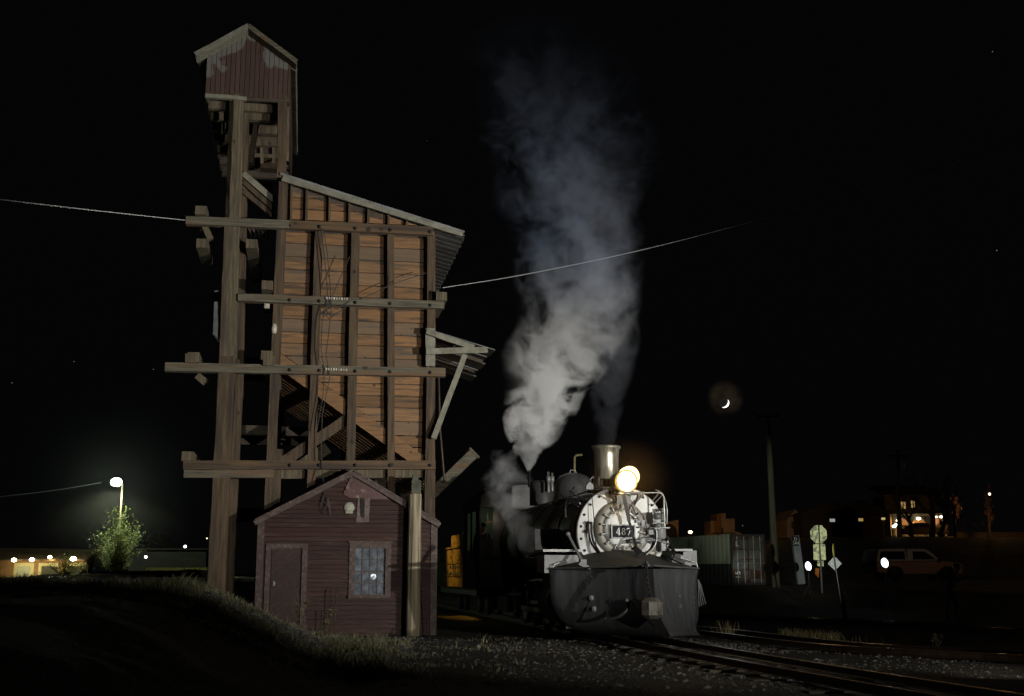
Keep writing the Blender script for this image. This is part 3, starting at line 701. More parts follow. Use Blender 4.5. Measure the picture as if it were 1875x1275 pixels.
b = MB(); b.prism(gable, 5.15, 5.2); b.build('back_wall', side_m, sh)
for a, c in ((S3(466, 951, -.16), S3(647, 859, -.16)), (S3(647, 859, -.16), S3(806, 955, -.16))):
    b = MB(); b.slab(a, c, c + Vector((0, 5.6, 0)), a + Vector((0, 5.6, 0)), .035); b.build('roof', trim_m, sh)
    b = MB(); b.timber(a + Vector((0, .04, -.09)), c + Vector((0, .04, -.09)), .11, .035); b.build('bargeboard', trim_m, sh)
for uu in (ul + .06, ur - .06): b = MB(); b.timber((uu, -.035, -.05), (uu, -.035, zel - .05), .15, .04, jit=.002); b.build('corner_board', trim_m, sh)
# door with diagonal boards
dm = empty('door', (0, 0, 0)); dm.parent = sh
door_poly = [(dl + .02, .0), (dr_ - .02, .0), (dr_ - .02, dzt - .02), (dl + .02, dzt - .02)]
def clipdiag(poly, c0, c1):
    def cut(P, f):
        o = []
        for i in range(len(P)):
            a, b_ = P[i], P[(i + 1) % len(P)]; fa, fb = f(a), f(b_)
            if fa >= 0: o.append(a)
            if fa * fb < 0: t_ = fa / (fa - fb); o.append((a[0] + (b_[0] - a[0]) * t_, a[1] + (b_[1] - a[1]) * t_))
        return o
    k = .72
    P = cut(poly, lambda p: (p[1] - k * p[0]) - c0)
    return cut(P, lambda p: c1 - (p[1] - k * p[0])) if len(P) > 2 else []
b = MB(); c0 = 0 - .72 * dr_; s = .073
while c0 < dzt - .72 * dl + .1:
    P = clipdiag(door_poly, c0, c0 + s - .024)
    if len(P) > 2: b.prism(P, -.01, .03)
    c0 += s
b.build('door_boards', side_m, dm)
b = MB(); b.box(((dl + dr_) / 2, .05, dzt / 2), (dr_ - dl, .03, dzt)); b.build('door_backing', trim_m, dm)
b = MB(); c = S3(501.5, 1069, -.03); b.ball(c, .03); b.box(c + Vector((0, .015, 0)), (.05, .02, .09)); b.build('handle', steel, dm)
b = MB()
for x0, x1, y0, y1 in ((dl - .12, dl, -.05, dzt + .1), (dr_, dr_ + .12, -.05, dzt + .1), (dl, dr_, dzt, dzt + .1)): b.box(((x0 + x1) / 2, -.035, (y0 + y1) / 2), (x1 - x0, .05, y1 - y0))
b.build('door_frame', trim_m, sh)
# window
wi = empty('window', (0, 0, 0)); wi.parent = sh
b = MB(); fw = .13
b.box(((hl + hr) / 2, -.03, hzt + fw / 2), (hr - hl + 2 * fw, .06, fw)); b.box(((hl + hr) / 2, -.045, hzb - .035), (hr - hl + 2 * fw, .1, .07)); b.box(((hl + hr) / 2, -.05, hzt + fw + .012), (hr - hl + 2 * fw + .06, .1, .025))
b.box((hl - fw / 2, -.03, (hzb + hzt) / 2), (fw, .06, hzt - hzb)); b.box((hr + fw / 2, -.03, (hzb + hzt) / 2), (fw, .06, hzt - hzb)); b.build('frame', trim_m, wi)
sash_m = M('old dark sash paint', (.09, .065, .055), (.04, .028, .026), 8, .6, .2)
b = MB()
for k in range(5): x = hl + (hr - hl) * k / 4; b.box((x, .0, (hzb + hzt) / 2), (.022, .03, hzt - hzb))
for k in range(5): z = hzb + (hzt - hzb) * k / 4; b.box(((hl + hr) / 2, .003, z), (hr - hl, .03, .022 if k != 2 else .035))
b.build('sash_bars', sash_m, wi)
glass = bpy.data.materials.new('dusty window glass'); glass.use_nodes = True; t = glass.node_tree; bs = t.nodes['Principled BSDF']
tcn = N(t, 'ShaderNodeTexCoord'); nn = N(t, 'ShaderNodeTexNoise'); nn.inputs['Scale'].default_value = 7; nn.inputs['Detail'].default_value = 8; t.links.new(tcn.outputs['Object'], nn.inputs['Vector'])
rr_ = N(t, 'ShaderNodeValToRGB'); rr_.color_ramp.elements[0].position = .36; rr_.color_ramp.elements[1].position = .66; rr_.color_ramp.elements[0].color = (.10, .115, .14, 1); rr_.color_ramp.elements[1].color = (.23, .255, .29, 1); t.links.new(nn.outputs[0], rr_.inputs[0]); t.links.new(rr_.outputs[0], bs.inputs['Base Color'])
bs.inputs['Roughness'].default_value = .12
tb = N(t, 'ShaderNodeBsdfTransparent'); mxs = N(t, 'ShaderNodeMixShader'); n2 = N(t, 'ShaderNodeTexNoise'); n2.inputs['Scale'].default_value = 5; n2.inputs['Detail'].default_value = 4; t.links.new(tcn.outputs['Object'], n2.inputs['Vector'])
mrn = N(t, 'ShaderNodeMapRange'); mrn.inputs[1].default_value = .3; mrn.inputs[2].default_value = .6; mrn.inputs[3].default_value = .25; mrn.inputs[4].default_value = .92; t.links.new(n2.outputs[0], mrn.inputs[0]); t.links.new(mrn.outputs[0], mxs.inputs[0])
t.links.new(tb.outputs[0], mxs.inputs[1]); t.links.new(bs.outputs[0], mxs.inputs[2]); t.links.new(mxs.outputs[0], t.nodes['Material Output'].inputs[0])
for i in range(4):
    for j in range(4):
        x0 = hl + (hr - hl) * i / 4; x1 = hl + (hr - hl) * (i + 1) / 4; z0 = hzb + (hzt - hzb) * j / 4; z1 = hzb + (hzt - hzb) * (j + 1) / 4
        b = MB(); b.box(((x0 + x1) / 2, .004, (z0 + z1) / 2), (x1 - x0 - .02, .004, z1 - z0 - .02), Matrix.Rotation(random.uniform(-.02, .02), 3, 'Z')); b.build('pane', glass, wi)
# the lamp burning inside
b = MB(); c = S3(684, 1056, .55); b.ball(c, .065); b.build('indoor_lamp', EM('indoor bulb', (.85, .92, 1), 9), sh)
wc = TF.w(c.x, SV + .5, c.z); point('indoor_light', wc, 2.2, (.8, .9, 1), .05)
b = MB(); c = S3(659, 1064, .6); b.box(c, (.09, .1, .24)); b.build('lamp_can', M('yellow tin', (.7, .42, .04), (.5, .3, .03), 4, .5, 0), sh)
b = MB(); b.box(((hl + hr) / 2, .75, (hzb + hzt) / 2 - .3), (1.6, .04, 1.6)); b.build('inner_partition', M('dull indoor boards', (.12, .12, .13), (.06, .06, .07), 4, .8, .2), sh)
# round plaque and the patched vent hood
pale_pl = M('cast plaque metal', (.44, .43, .33), (.22, .21, .16), 26, .5, .5, bscale=40)
b = MB(); c = S3(639.5, 929.5, -.045); b.lathe([(0, -.012), (.118, -.012), (.124, 0), (.124, .02)], c, 'Y', 28); b.box(c + Vector((0, 0, -.115)), (.17, .03, .05))
b.lathe([(.098, -.02), (.106, -.02), (.106, -.01), (.098, -.01), (.098, -.02)], c, 'Y', 28)
for k in range(4): b.box(c + Vector((0, -.016, .05 - k * .033)), (.13 - .02 * (k % 2), .012, .012))
b.build('round_plaque', pale_pl, sh)
b = MB(); b.prism([S2(645, 866, -.04), S2(713, 915, -.04), S2(640, 912, -.04), S2(628, 905, -.04)], -.06, -.03); b.build('roof_patch', M('glossy dark red patch', (.085, .030, .024), (.055, .02, .017), 3, .38, .2, stain=(.20, .14, .125), stain_scale=7, stain_lo=.58, stain_hi=.68), sh)
b = MB(); b.prism([S2(656, 908, -.04), S2(678, 908, -.04), S2(675, 956, -.04), S2(652, 957, -.04)], -.045, -.03); b.build('wall_patch', M('scraped patch', (.20, .145, .13), (.07, .04, .035), 12, .8, .4), sh)
b = MB(); b.prism([S2(660, 912, -.06), S2(668, 913, -.06), S2(667, 950, -.06), S2(661, 945, -.06)], -.07, -.044); b.build('vent_slot', blackm, sh)
# rods leaning at the shed front
for (px, yt, yb, nm) in ((615, 1078, 1160, 'rusty thin stake with a square head standing before the shed'), (598, 1117, 1160, 'short thin stake left of the taller stake at the shed')):
    q = TF.w(S2(px, yt, -.35)[0], SV - .35, 0); z1 = S2(px, yt, -.35)[1]; g0 = gh(q.x, q.y) - .03
    b = MB(); b.tube([(0, 0, 0), (.01, 0, z1 - g0)], .012, 5); b.box((.01, 0, z1 - g0 - .04), (.035, .02, .1)); o = b.build('ground_stake', rust_m); o.location = (q.x, q.y, g0)
    tag(o, nm, 'stake', 'stakes at the shed')
# pale pole standing before the shed with its rotten dark cap
q = TF.w(S2(757, 1100, -.32)[0], SV - .32, 0); zt = S2(760, 905, -.32)[1]
pr_ = empty('support_post', (q.x, q.y, -.06), TA, 'pale split timber post standing against the shed front', 'post')
b = MB(); vs = []; fs = []; n_ = 14; hw_ = .15
for i in range(n_ + 1):
    z = (zt + .06) * i / n_
    for k in range(10):
        a = 2 * math.pi * k / 10; r_ = (.165 - .012 * i / n_) * (1 + .06 * noise.noise(Vector((math.cos(a) * 2, math.sin(a) * 2, i * .3))))
        vs.append((r_ * math.cos(a), r_ * math.sin(a) * .8, z))
for i in range(n_):
    for k in range(10): fs.append((i * 10 + k, i * 10 + (k + 1) % 10, i * 10 + 10 + (k + 1) % 10, i * 10 + 10 + k))
fs.append(tuple(n_ * 10 + k for k in range(10))); b.add(vs, fs); b.build('shaft', pale_p, pr_)
b = MB(); b.box((.02, 0, zt + .06 + .16), (.22, .2, .32)); b.box((0, .02, zt + .4), (.14, .16, .2)); b.build('cap_block', M('mossy dark block', (.10, .105, .07), (.04, .04, .03), 5, .9, .4), pr_)
b = MB(); b.tube([(.2, .05, 1.55), (.26, -.02, 1.3), (.3, 0, .8), (.34, .05, 0)], .012, 5); b.build('earth_wire', cab_m, pr_)
# low railing behind the leg
rl = empty('pipe_railing', (-8, 30, 0), 0, 'low pipe railing between the leg and the shed', 'railing')
b = MB(); o3 = Vector((-8, 30, 0))
for px, yt in ((412, 1061), (437, 1061)): b.tube([at(px, yt, 30) - o3, Vector((at(px, yt, 30).x, 30, -.2)) - o3], .03, 6)
b.tube([at(412, 1084, 30) - o3, at(470, 1083, 30.2) - o3], .018, 6); b.build('posts_and_rail', steel, rl)
# ------------------------------------------------------------------ steam locomotive
lo = empty('steam_locomotive', (LO.x, LO.y, LOCO_Z), A, 'black steam locomotive 487 with silver smokebox, lit headlight and big grey wedge snow plough', 'locomotive')
def G(px, py, v=0): u, z = LF(px, py, v); return Vector((u, v, z - LOCO_Z))
def glyph(mb, ch, x, z, h, v, t=.012):
    """roman numerals of the number plates drawn as thick strokes with serifs"""
    S = {'4': [((.68, 0), (.68, 1), .17), ((.68, 1), (.02, .30), .09), ((.02, .28), (.95, .28), .09), ((.45, .03), (.92, .03), .07)],
         '7': [((.05, .93), (.95, .93), .15), ((.93, .95), (.38, 0), .16), ((.07, .72), (.07, .96), .07), ((.2, .03), (.56, .03), .07)],
         '8': []}
    if ch == '8':
        for cx, cz, rx, rz in ((.5, .74, .27, .21), (.5, .26, .33, .25)):
            vs = []; n = 16
            for k in range(n):
                a = 2 * math.pi * k / n; tw_ = .075 + .05 * abs(math.cos(a))
                for rr in (1, -1): vs.append((x + (cx + (rx + rr * tw_ / 1.2) * math.cos(a)) * h * .62, v, z + (cz + (rz + rr * .04) * math.sin(a)) * h))
            mb.add(vs, [(2 * k, 2 * ((k + 1) % n), 2 * ((k + 1) % n) + 1, 2 * k + 1) for k in range(n)])
    for p, q, wd in S[ch]:
        p = Vector((x + p[0] * h * .62, v, z + p[1] * h)); q = Vector((x + q[0] * h * .62, v, z + q[1] * h)); mb.timber(p, q, wd * h * .62, t, jit=0)
C0 = G(1138, 976, 0); CB = Vector((0, 0, C0.z)); cu = C0.x
RB = .97
# boiler barrel
b = MB(); b.lathe([(0, 8.9), (.98, 8.9), (.98, 6.4), (.93, 5.0), (.92, .2), (.90, .03)], (cu, 0, C0.z), 'Y', 48); bo = b.build('boiler', blackm, lo)
for v in (.35, 1.9, 3.3, 4.8, 6.3): b = MB(); b.lathe([(.925 + (.05 if v > 6 else .008), v), (.945 + (.05 if v > 6 else .008), v + .01), (.945 + (.05 if v > 6 else .008), v + .08), (.925 + (.05 if v > 6 else .008), v + .09)], (cu, 0, C0.z), 'Y', 48); b.build('boiler_band', M('dull grey band', (.07, .07, .07), (.03, .03, .03), 4, .35, .1), bo)
# smokebox front
b = MB(); b.lathe([(0, -.02), (RB - .02, -.02), (RB, 0), (RB, .1)], (cu, 0, C0.z), 'Y', 56); sf = b.build('smokebox_front', silver, lo)
for k in range(22):
    a = R(90 + k * 360 / 22); b = MB(); b.lathe([(0, -.03), (.026, -.03), (.030, 0)], (cu + .89 * math.cos(a), -.02, C0.z + .89 * math.sin(a)), 'Y', 8); b.build('rivet', blackm, sf)
c1 = G(1136, 968, -.05)
b = MB(); pr_ = []
for k in range(13):
    a = R(180 * k / 12); pr_.append((.50 + .085 * math.cos(a), -.02 - .13 * math.sin(a)))
b.lathe([(.585, .0), (.58, -.05), (.555, -.10), (.50, -.135), (.44, -.14), (.405, -.12), (.395, -.08), (.0, -.08)], (c1.x, 0, c1.z), 'Y', 56); b.build('smokebox_ring', silver2, lo)
c2 = G(1141, 968, -.2)
b = MB(); b.lathe([(.0, -.20), (.2, -.195), (.34, -.165), (.385, -.13), (.395, -.08)], (c2.x, 0, c2.z), 'Y', 48); dr = b.build('smokebox_door', silver, lo)
for k in range(14):
    a = R(15 + k * 360 / 14); ca, sa = math.cos(a), math.sin(a)
    b = MB(); b.tube([(c2.x + .37 * ca, -.19, c2.z + .37 * sa), (c2.x + .47 * ca, -.19, c2.z + .47 * sa)], .014, 6); b.ball((c2.x + .37 * ca, -.2, c2.z + .37 * sa), .024, 8, 5); b.ball((c2.x + .475 * ca, -.18, c2.z + .475 * sa), .03, 8, 5); b.build('door_clamp', steel, dr)
# number plate
q0, q1 = G(1120, 985, -.24), G(1162, 962, -.24)
b = MB(); b.box(((q0.x + q1.x) / 2, -.235, (q0.z + q1.z) / 2), (q1.x - q0.x, .03, q1.z - q0.z)); npl = b.build('number_plate', M('dark number plate', (.030, .031, .035), (.02, .02, .022), 5, .9, 0, spec=.05), lo, .008)
wt = M('white paint', (.8, .8, .78), (.65, .65, .63), 6, .5, 0)
b = MB(); h = (q1.z - q0.z) * .56; zz = q0.z + (q1.z - q0.z) * .22
for i, ch in enumerate('487'): glyph(b, ch, q0.x + .095 + i * h * .78, zz, h, -.257)
for x0, x1, z0, z1 in ((q0.x + .02, q1.x - .02, q0.z + .018, q0.z + .026), (q0.x + .02, q1.x - .02, q1.z - .026, q1.z - .018)): pass
b.build('number_487', wt, npl)
fr_ = M('plate rim', (.16, .16, .165), (.09, .09, .09), 5, .4, .1)
b = MB(); cx_, cz_ = (q0.x + q1.x) / 2, (q0.z + q1.z) / 2; W_, H_ = q1.x - q0.x, q1.z - q0.z
for dx, dz, sx_, sz_ in ((0, H_ / 2, W_ + .03, .025), (0, -H_ / 2, W_ + .03, .025), (-W_ / 2, 0, .025, H_), (W_ / 2, 0, .025, H_)): b.box((cx_ + dx, -.24, cz_ + dz), (sx_, .045, sz_))
b.build('plate_rim', fr_, npl)
# stack
s_top = G(1110, 817, 1.3); s_bot = G(1110, 884, 1.3)
b = MB(); b.lathe([(0.235, s_top.z - .25), (.26, s_top.z - .02), (.30, s_top.z), (.325, s_top.z - .015), (.325, s_top.z - .05), (.29, s_top.z - .08), (.275, s_top.z - .2), (.262, s_top.z - .5), (.27, s_bot.z + .14), (.31, s_bot.z), (.5, s_bot.z - .22)], (s_top.x, 1.3, 0), 'Z', 40)
stk = M('streaked silver stack', (.50, .48, .40), (.14, .12, .08), 3.2, .32, .25, (4, 4, .35), 0, metal=.55, stain=(.07, .055, .03), stain_scale=2, stain_lo=.5, stain_hi=.7)
b.build('smoke_stack', stk, lo)
# number boards by the stack base
for px, fl in ((1112, 0),):
    c = G(px, 884, .1); b = MB(); b.box(c, (.36, .04, .17)); nb = b.build('number_board', blackm, lo)
    b = MB()
    for i, ch in enumerate('487'): glyph(b, ch, c.x - .15 + i * .095, c.z - .055, .11, .075, .006)
    b.build('board_number', M('dim cream paint', (.30, .27, .2), (.2, .18, .13), 5, .6, 0), nb)
b = MB()
for k in range(4): b.ball(G(1096.5, 875 + k * 4.3, .08), .028, 8, 5)
b.build('gauge_cocks', steel, lo)
# domes
c = G(1050, 893, 4.2); b = MB(); b.lathe([(0, .36), (.18, .35), (.34, .28), (.45, .16), (.49, 0), (.49, -.2), (.55, -.4)], c, 'Z', 36); b.build('sand_dome', M('satin black dome', (.10, .10, .10), (.05, .05, .05), 2, .28, .08), lo)
b = MB(); b.tube([c + Vector((-.09, 0, .35)), c + Vector((-.07, 0, .43)), c + Vector((.05, 0, .43)), c + Vector((.08, 0, .35))], .014, 6); b.tube([c + Vector((.4, -.1, .2)), c + Vector((.48, -.1, .27)), c + Vector((.5, -.1, .2))], .014, 6); b.build('dome_handle', steel, lo)
c = G(992, 905, 6.9); b = MB(); b.lathe([(0, .36), (.28, .35), (.33, .30), (.33, -.3)], c, 'Z', 28); b.build('steam_dome', M('dull grey black dome', (.08, .08, .08), (.04, .04, .04), 3, .5, .1), lo)
for px, hh in ((1004, .34), (1011, .28)):
    c = G(px, 876, 6.3); b = MB(); b.lathe([(0, hh / 2), (.03, hh / 2), (.03, .06), (.06, .05), (.06, -.08), (.035, -.1), (.035, -hh / 2 - .2)], c, 'Z', 12); b.build('safety_valve', steel, lo)
c = G(969, 872, 6.9); b = MB(); b.lathe([(.02, .16), (.045, .14), (.05, -.1), (.03, -.3)], c, 'Z', 10); b.build('blow_off_valve', blackm, lo)
b = MB(); b.tube([G(1052, 866, 5.5), G(1052, 838, 5.5), G(1055, 834, 5.5), G(1066, 833, 5.5)], .035, 6); b.build('whistle', M('dull brass', (.16, .15, .06), (.08, .07, .03), 4, .5, 0, metal=.3), lo)
# headlight
hc = G(1147.5, 881.5, -.62)
b = MB(); b.lathe([(.0, .55), (.20, .55), (.235, .5), (.235, .02), (.215, -.01), (.205, .02)], hc, 'Y', 32); hl_ = b.build('headlight', M('brass brown lamp housing', (.16, .12, .05), (.06, .045, .02), 3, .4, .1), lo)
b = MB(); b.lathe([(0, -.03), (.12, -.02), (.20, .01)], hc, 'Y', 32); b.build('lens', EM('headlight glass', (1, .97, .90), 14), hl_)
b = MB(); b.lathe([(.202, -.005), (.222, -.02), (.236, .0), (.236, .06)], hc, 'Y', 32); b.build('bezel', EM('bezel with lens glow', (1, .62, .10), .9), hl_)  # yellow glow of the lens rim put in as emission
c = G(1154, 872, -.3); b = MB(); b.lathe([(.0, -.0), (.2, .0), (.215, .03), (.21, .2)], c, 'Y', 32); b.build('rear_reflector', EM('reflector with headlight glow', (1, .80, .42), 2.4), hl_)  # reflected headlight glow put in as emission
spot('headlight_beam', LF.w(hc.x, -.75, hc.z + LOCO_Z), LF.w(hc.x + 1.6, -12, 1.2), 90, 62, 1, (1, .72, .38), .15)
point('headlight_spill', LF.w(hc.x - .05, -.45, hc.z - .27 + LOCO_Z), 4.5, (1, .66, .22), .06)
# headlight bracket
b = MB(); p = G(1147, 904, -.35); b.box((p.x, -.35, p.z), (.55, .7, .03)); b.timber(G(1118, 906, -.1), G(1135, 922, -.05), .04, .04, jit=0); b.timber(G(1178, 906, -.1), G(1158, 925, -.05), .04, .04, jit=0)
b.tube([G(1122, 905, -.4), G(1126, 915, -.2), G(1133, 925, -.05)], .02, 6); b.tube([G(1168, 905, -.4), G(1166, 915, -.2), G(1162, 925, -.05)], .02, 6); b.box((p.x, -.1, p.z - .1), (.3, .1, .2)); b.build('headlight_bracket', M('brown black bracket', (.05, .04, .03), (.02, .02, .02), 4, .45, .1), lo)
# hand rails and pipes
def pipe(name, pts, r, m=pipe_m, par=lo, seg=7):
    b = MB(); P = [p if isinstance(p, Vector) else G(*p) for p in pts]
    if len(P) > 2: P = smooth(P, 5)
    b.tube(P, r, seg); return b.build(name, m, par)
pipe('hand_rail', [(1147, 904.5, -.55), (1180, 903, -.5), (1205, 902, -.45)], .014); b = MB(); b.tube([G(1205, 902, -.45), G(1212, 904, -.45), G(1215.5, 910, -.45), G(1216, 930, -.45), G(1217, 967, -.45)], .018, 7); b.build('hand_rail', pipe_m, lo)
pipe('step_bar', [(1198, 967.5, -.45), (1227, 966.5, -.45)], .016)
pipe('hand_rail', [(1200, 897, .3), (1213, 905, .4), (1221, 930, .5), (1221, 960, .5)], .014)
pipe('brace_rod', [(1080, 921, .1), (1042, 899, .8)], .02, greyi); pipe('brace_rod', [(1060, 928, .3), (1022, 905, 1.6)], .022, greyi)
pipe('hand_rail', [(1050, 893, 2.2), (1040, 910, 1.2), (1036, 925, .6), (1035.5, 944, .5)], .019, pipe_m); b = MB(); b.ball(G(1036, 946, .5), .03); b.build('rail_knob', pipe_m, lo)
pipe('hand_rail', [(1100, 892, .2), (1060, 905, 1.4), (1025, 915, 3.0), (990, 925, 5.5), (950, 938, 8.6)], .018, greyi)
pipe('brace_rod', [(1030, 912, 1.0), (1062, 922, .1)], .02, greyi)
for x0, x1 in ((1196, 1214), (1188, 1205)): pipe('brace_rod', [(x0, 925, -.05), (x1, 905, .3)], .012, greyi)
# long brace from the headlight down to the plough
b = MB(); P = [G(1141, 903, -.45), G(1147, 930, -.42), G(1152, 955, -.42), G(1160, 985, -.5), G(1168, 1012, -.7)]
for i in range(4): b.timber(P[i], P[i + 1], .075 if i < 2 else .055, .02, jit=0)
b.timber(P[4], G(1171, 1026, -1.2), .09, .03, jit=0); b.timber(G(1160, 1002, -.65), G(1172, 1012, -.75), .1, .05, jit=0)
b.build('plough_stay', blackm, lo)
for a_, c_ in (((1040, 979, -.1), (1067, 1030, -.9)), ((1222, 986, -.1), (1239, 1020, -.7))):
    b = MB(); b.timber(G(*a_), G(*c_), .05, .05, jit=0); b.ball(G(*a_), .055); b.box(G(*c_), (.12, .16, .12)); b.box(G(*c_) + Vector((.03, .02, -.07)), (.26, .2, .06), Matrix.Rotation(.4, 3, 'Y')); b.build('plough_stay', greyi if a_[0] < 1100 else blackm, lo)
pipe('flag_rod', [(1082, 893, -.1), (1086, 930, -.15), (1092, 1010, -.2)], .010, blackm); b = MB(); p = G(1079.5, 891, -.1); b.prism([(p.x - .075, p.z - .06), (p.x + .08, p.z - .06), (p.x + .08, p.z + .03), (p.x, p.z + .1), (p.x - .075, p.z + .01)], -.12, -.06); b.build('marker_lamp', greyi, lo)
pipe('hose', [(1077, 955, -.1), (1078, 975, -.12), (1083, 995, -.12), (1095, 1013, -.2)], .022, blackm); pipe('hose', [(1083, 957, -.12), (1083, 975, -.16), (1088, 995, -.2), (1100, 1015, -.3)], .024, blackm)
b = MB(); 
for px, py in ((1075, 973), (1082, 958), (1077, 957)): b.ball(G(px, py, -.12), .035)
b.build('pipe_union', blackm, lo)
# air pump and plumbing on the right of the smokebox
cl = M('grimy cast iron', (.12, .12, .12), (.03, .03, .03), 6, .4, .35, island=.3)
b = MB(); c = G(1203, 948, -.25); b.box(c, (.26, .25, .24), Matrix.Rotation(-.1, 3, 'Y')); b.lathe([(0, -.2), (.07, -.2), (.07, -.1), (.1, -.1)], c + Vector((-.03, 0, .02)), 'Y', 14); b.box(c + Vector((.14, .05, .05)), (.06, .2, .3))
for dx, dz in ((-.09, .09), (.08, .09), (-.09, -.09), (.08, -.08)): b.ball(c + Vector((dx, -.13, dz)), .022, 6, 4)
b.build('air_pump_head', cl, lo)
b = MB(); c = G(1208, 975, -.25); b.lathe([(0, .19), (.11, .18), (.13, .14), (.13, -.1), (.10, -.14), (0, -.16)], c, 'Z', 16); b.box(c + Vector((-.16, .02, .0)), (.18, .12, .1)); b.build('air_pump', greyi, lo)
b = MB(); c = G(1216, 1000, -.25); b.box(c, (.16, .14, .2)); b.tube([c + Vector((-.5, -.05, .1)), c + Vector((-.1, -.05, .13))], .035, 8); b.tube([G(1185, 985, -.3), G(1205, 990, -.3), G(1223, 997, -.3)], .028, 8)
for k in range(3): b.lathe([(.04, -.01), (.055, 0), (.04, .01)], c + Vector((.07, -.08, -.06 + k * .07)), 'Y', 10)
b.build('pump_valve', cl, lo)
b = MB(); b.tube([G(1152, 991, -.35), G(1172, 990, -.35), G(1188, 986, -.32)], [.045, .045, .03], 10); b.box(G(1176, 991, -.34), (.1, .09, .1)); b.build('check_valve', cl, lo)
b = MB(); b.box(G(1172, 955, -.2), (.2, .08, .06)); b.box(G(1176, 958, -.22), (.06, .1, .1)); b.tube([G(1168, 965, -.28), G(1180, 966, -.28)], .016, 6); b.build('hinge', cl, lo)
pipe('drain_pipe', [(1190, 967, -.3), (1201, 970, -.35), (1202, 990, -.35), (1195, 1005, -.35), (1183, 1016, -.4)], .016, steel)
pipe('hose', [(1200, 985, -.2), (1192, 1005, -.3), (1180, 1016, -.4)], .03, blackm); pipe('drain_pipe', [(1178, 1000, -.1), (1170, 1010, -.25)], .02, steel)
pipe('chain_rod', [(1151, 941, -.25), (1163, 950, -.25)], .012, blackm); b = MB(); b.lathe([(0, 0), (.04, 0), (.05, -.03)], G(1163, 948, -.22), 'Y', 10); b.build('lubricator_cup', steel, lo)
pipe('hand_rail', [(1155, 925, -.16), (1160, 932, -.2), (1164, 943, -.2)], .012, blackm)
b = MB(); c = G(1187, 1017, -.02); b.box(c + Vector((.05, .0, 0)), (.22, .05, .2)); b.ball(c + Vector((.12, -.05, 0)), .035); b.build('saddle_flange', M('cream grimy paint', (.45, .43, .33), (.2, .18, .13), 6, .6, .2), lo)
# steps and chests beside the smokebox
b = MB(); b.box(G(1004, 1026, -.05) + Vector((.2, 0, -.08)), (.72, .7, .36)); cb = b.build('pilot_chest', greyi, lo); b = MB(); p = G(1004, 1009, -.05); b.box((p.x + .2, -.05, p.z), (.8, .8, .05)); b.build('step_plate', M('pale step plate', (.34, .34, .33), (.2, .2, .2), 4, .5, .2), cb)  # step plates paler than the chests under them
b = MB(); b.box(G(1238, 1026, -.0) + Vector((-.0, 0, -.08)), (.42, .7, .36)); b.box(G(1255, 1022, .2), (.3, .6, .3)); cb = b.build('pilot_chest', greyi, lo); b = MB(); p = G(1236, 1008, -.05); b.box((p.x, -.05, p.z), (.5, .8, .045)); b.build('step_plate', M('pale step plate', (.34, .34, .33), (.2, .2, .2), 4, .5, .2), cb)
for s in (-1, 1):
    b = MB(); b.lathe([(0, .45), (.40, .45), (.43, .5), (.43, 1.4), (.40, 1.45), (0, 1.45)], (s * 1.12, 0, .72), 'Y', 28); b.box((s * 1.12, .95, 1.3), (.62, .9, .5)); b.build('cylinder', M('black cylinder paint', (.035, .035, .035), (.02, .02, .02), 3, .4, .1), lo)
b = MB(); p = G(990, 991, 2.4); b.box(p + Vector((.05, 0, 0)), (.52, .7, .52)); b.build('valve_chest', greyi, lo); 
for s_ in (-1, 1): b = MB(); b.box((s_ * 1.3, 5.3, 1.72), (.55, 7, .05)); b.build('running_board', soot, lo)
# wheels
def wheel(mb, u, v, r): 
    mb.lathe([(r - .09, -.06), (r, -.06), (r + .03, .05), (r - .09, .06)], (0, 0, 0), 'Y', 32)
for s in (-1, 1):
    for v in (3.0, 4.35, 5.7, 7.05):
        b = MB(); n0 = 0
        for k in range(12): 
            a = math.pi * k / 6; b.timber((.08 * math.cos(a), 0, .08 * math.sin(a)), (.5 * math.cos(a), 0, .5 * math.sin(a)), .04, .05, jit=0)
        b.lathe([(.48, -.06), (.55, -.07), (.56, .03), (.48, .06)], (0, 0, 0), 'Y', 32); b.lathe([(0, -.1), (.12, -.1), (.12, .08)], (0, 0, 0), 'Y', 16); b.timber((-.3, 0, -.35), (.3, 0, -.35), .2, .09, jit=0)
        o = b.build('driving_wheel', M('wheel black', (.04, .038, .036), (.02, .02, .02), 4, .5, .2) if v == 3.0 and s < 0 else bpy.data.materials['wheel black'], lo); o.rotation_euler = (0, 0, R(90)); o.location = (s * .62, v, .60)
    b = MB(); b.lathe([(0, -.05), (.33, -.06), (.36, .04), (0, .05)], (0, 0, 0), 'Y', 24); o = b.build('pilot_wheel', blackm, lo); o.rotation_euler = (0, 0, R(90)); o.location = (s * .5, .6, .42)
    b = MB(); b.timber((s * .8, 1.5, .72), (s * .8, 5.7, .62), .09, .05, ref=(1, 0, 0), jit=0); b.timber((s * .75, 3.0, .45), (s * .75, 7.05, .45), .12, .04, ref=(1, 0, 0), jit=0); b.build('side_rod', M('oily steel rod', (.2, .2, .2), (.1, .1, .1), 4, .3, .05, metal=.8), lo)
b = MB(); b.box((0, 4.6, .95), (1.0, 9.6, .35)); b.box((0, 9.6, 1.5), (1.9, 1.2, 1.0)); b.build('frame', blackm, lo)
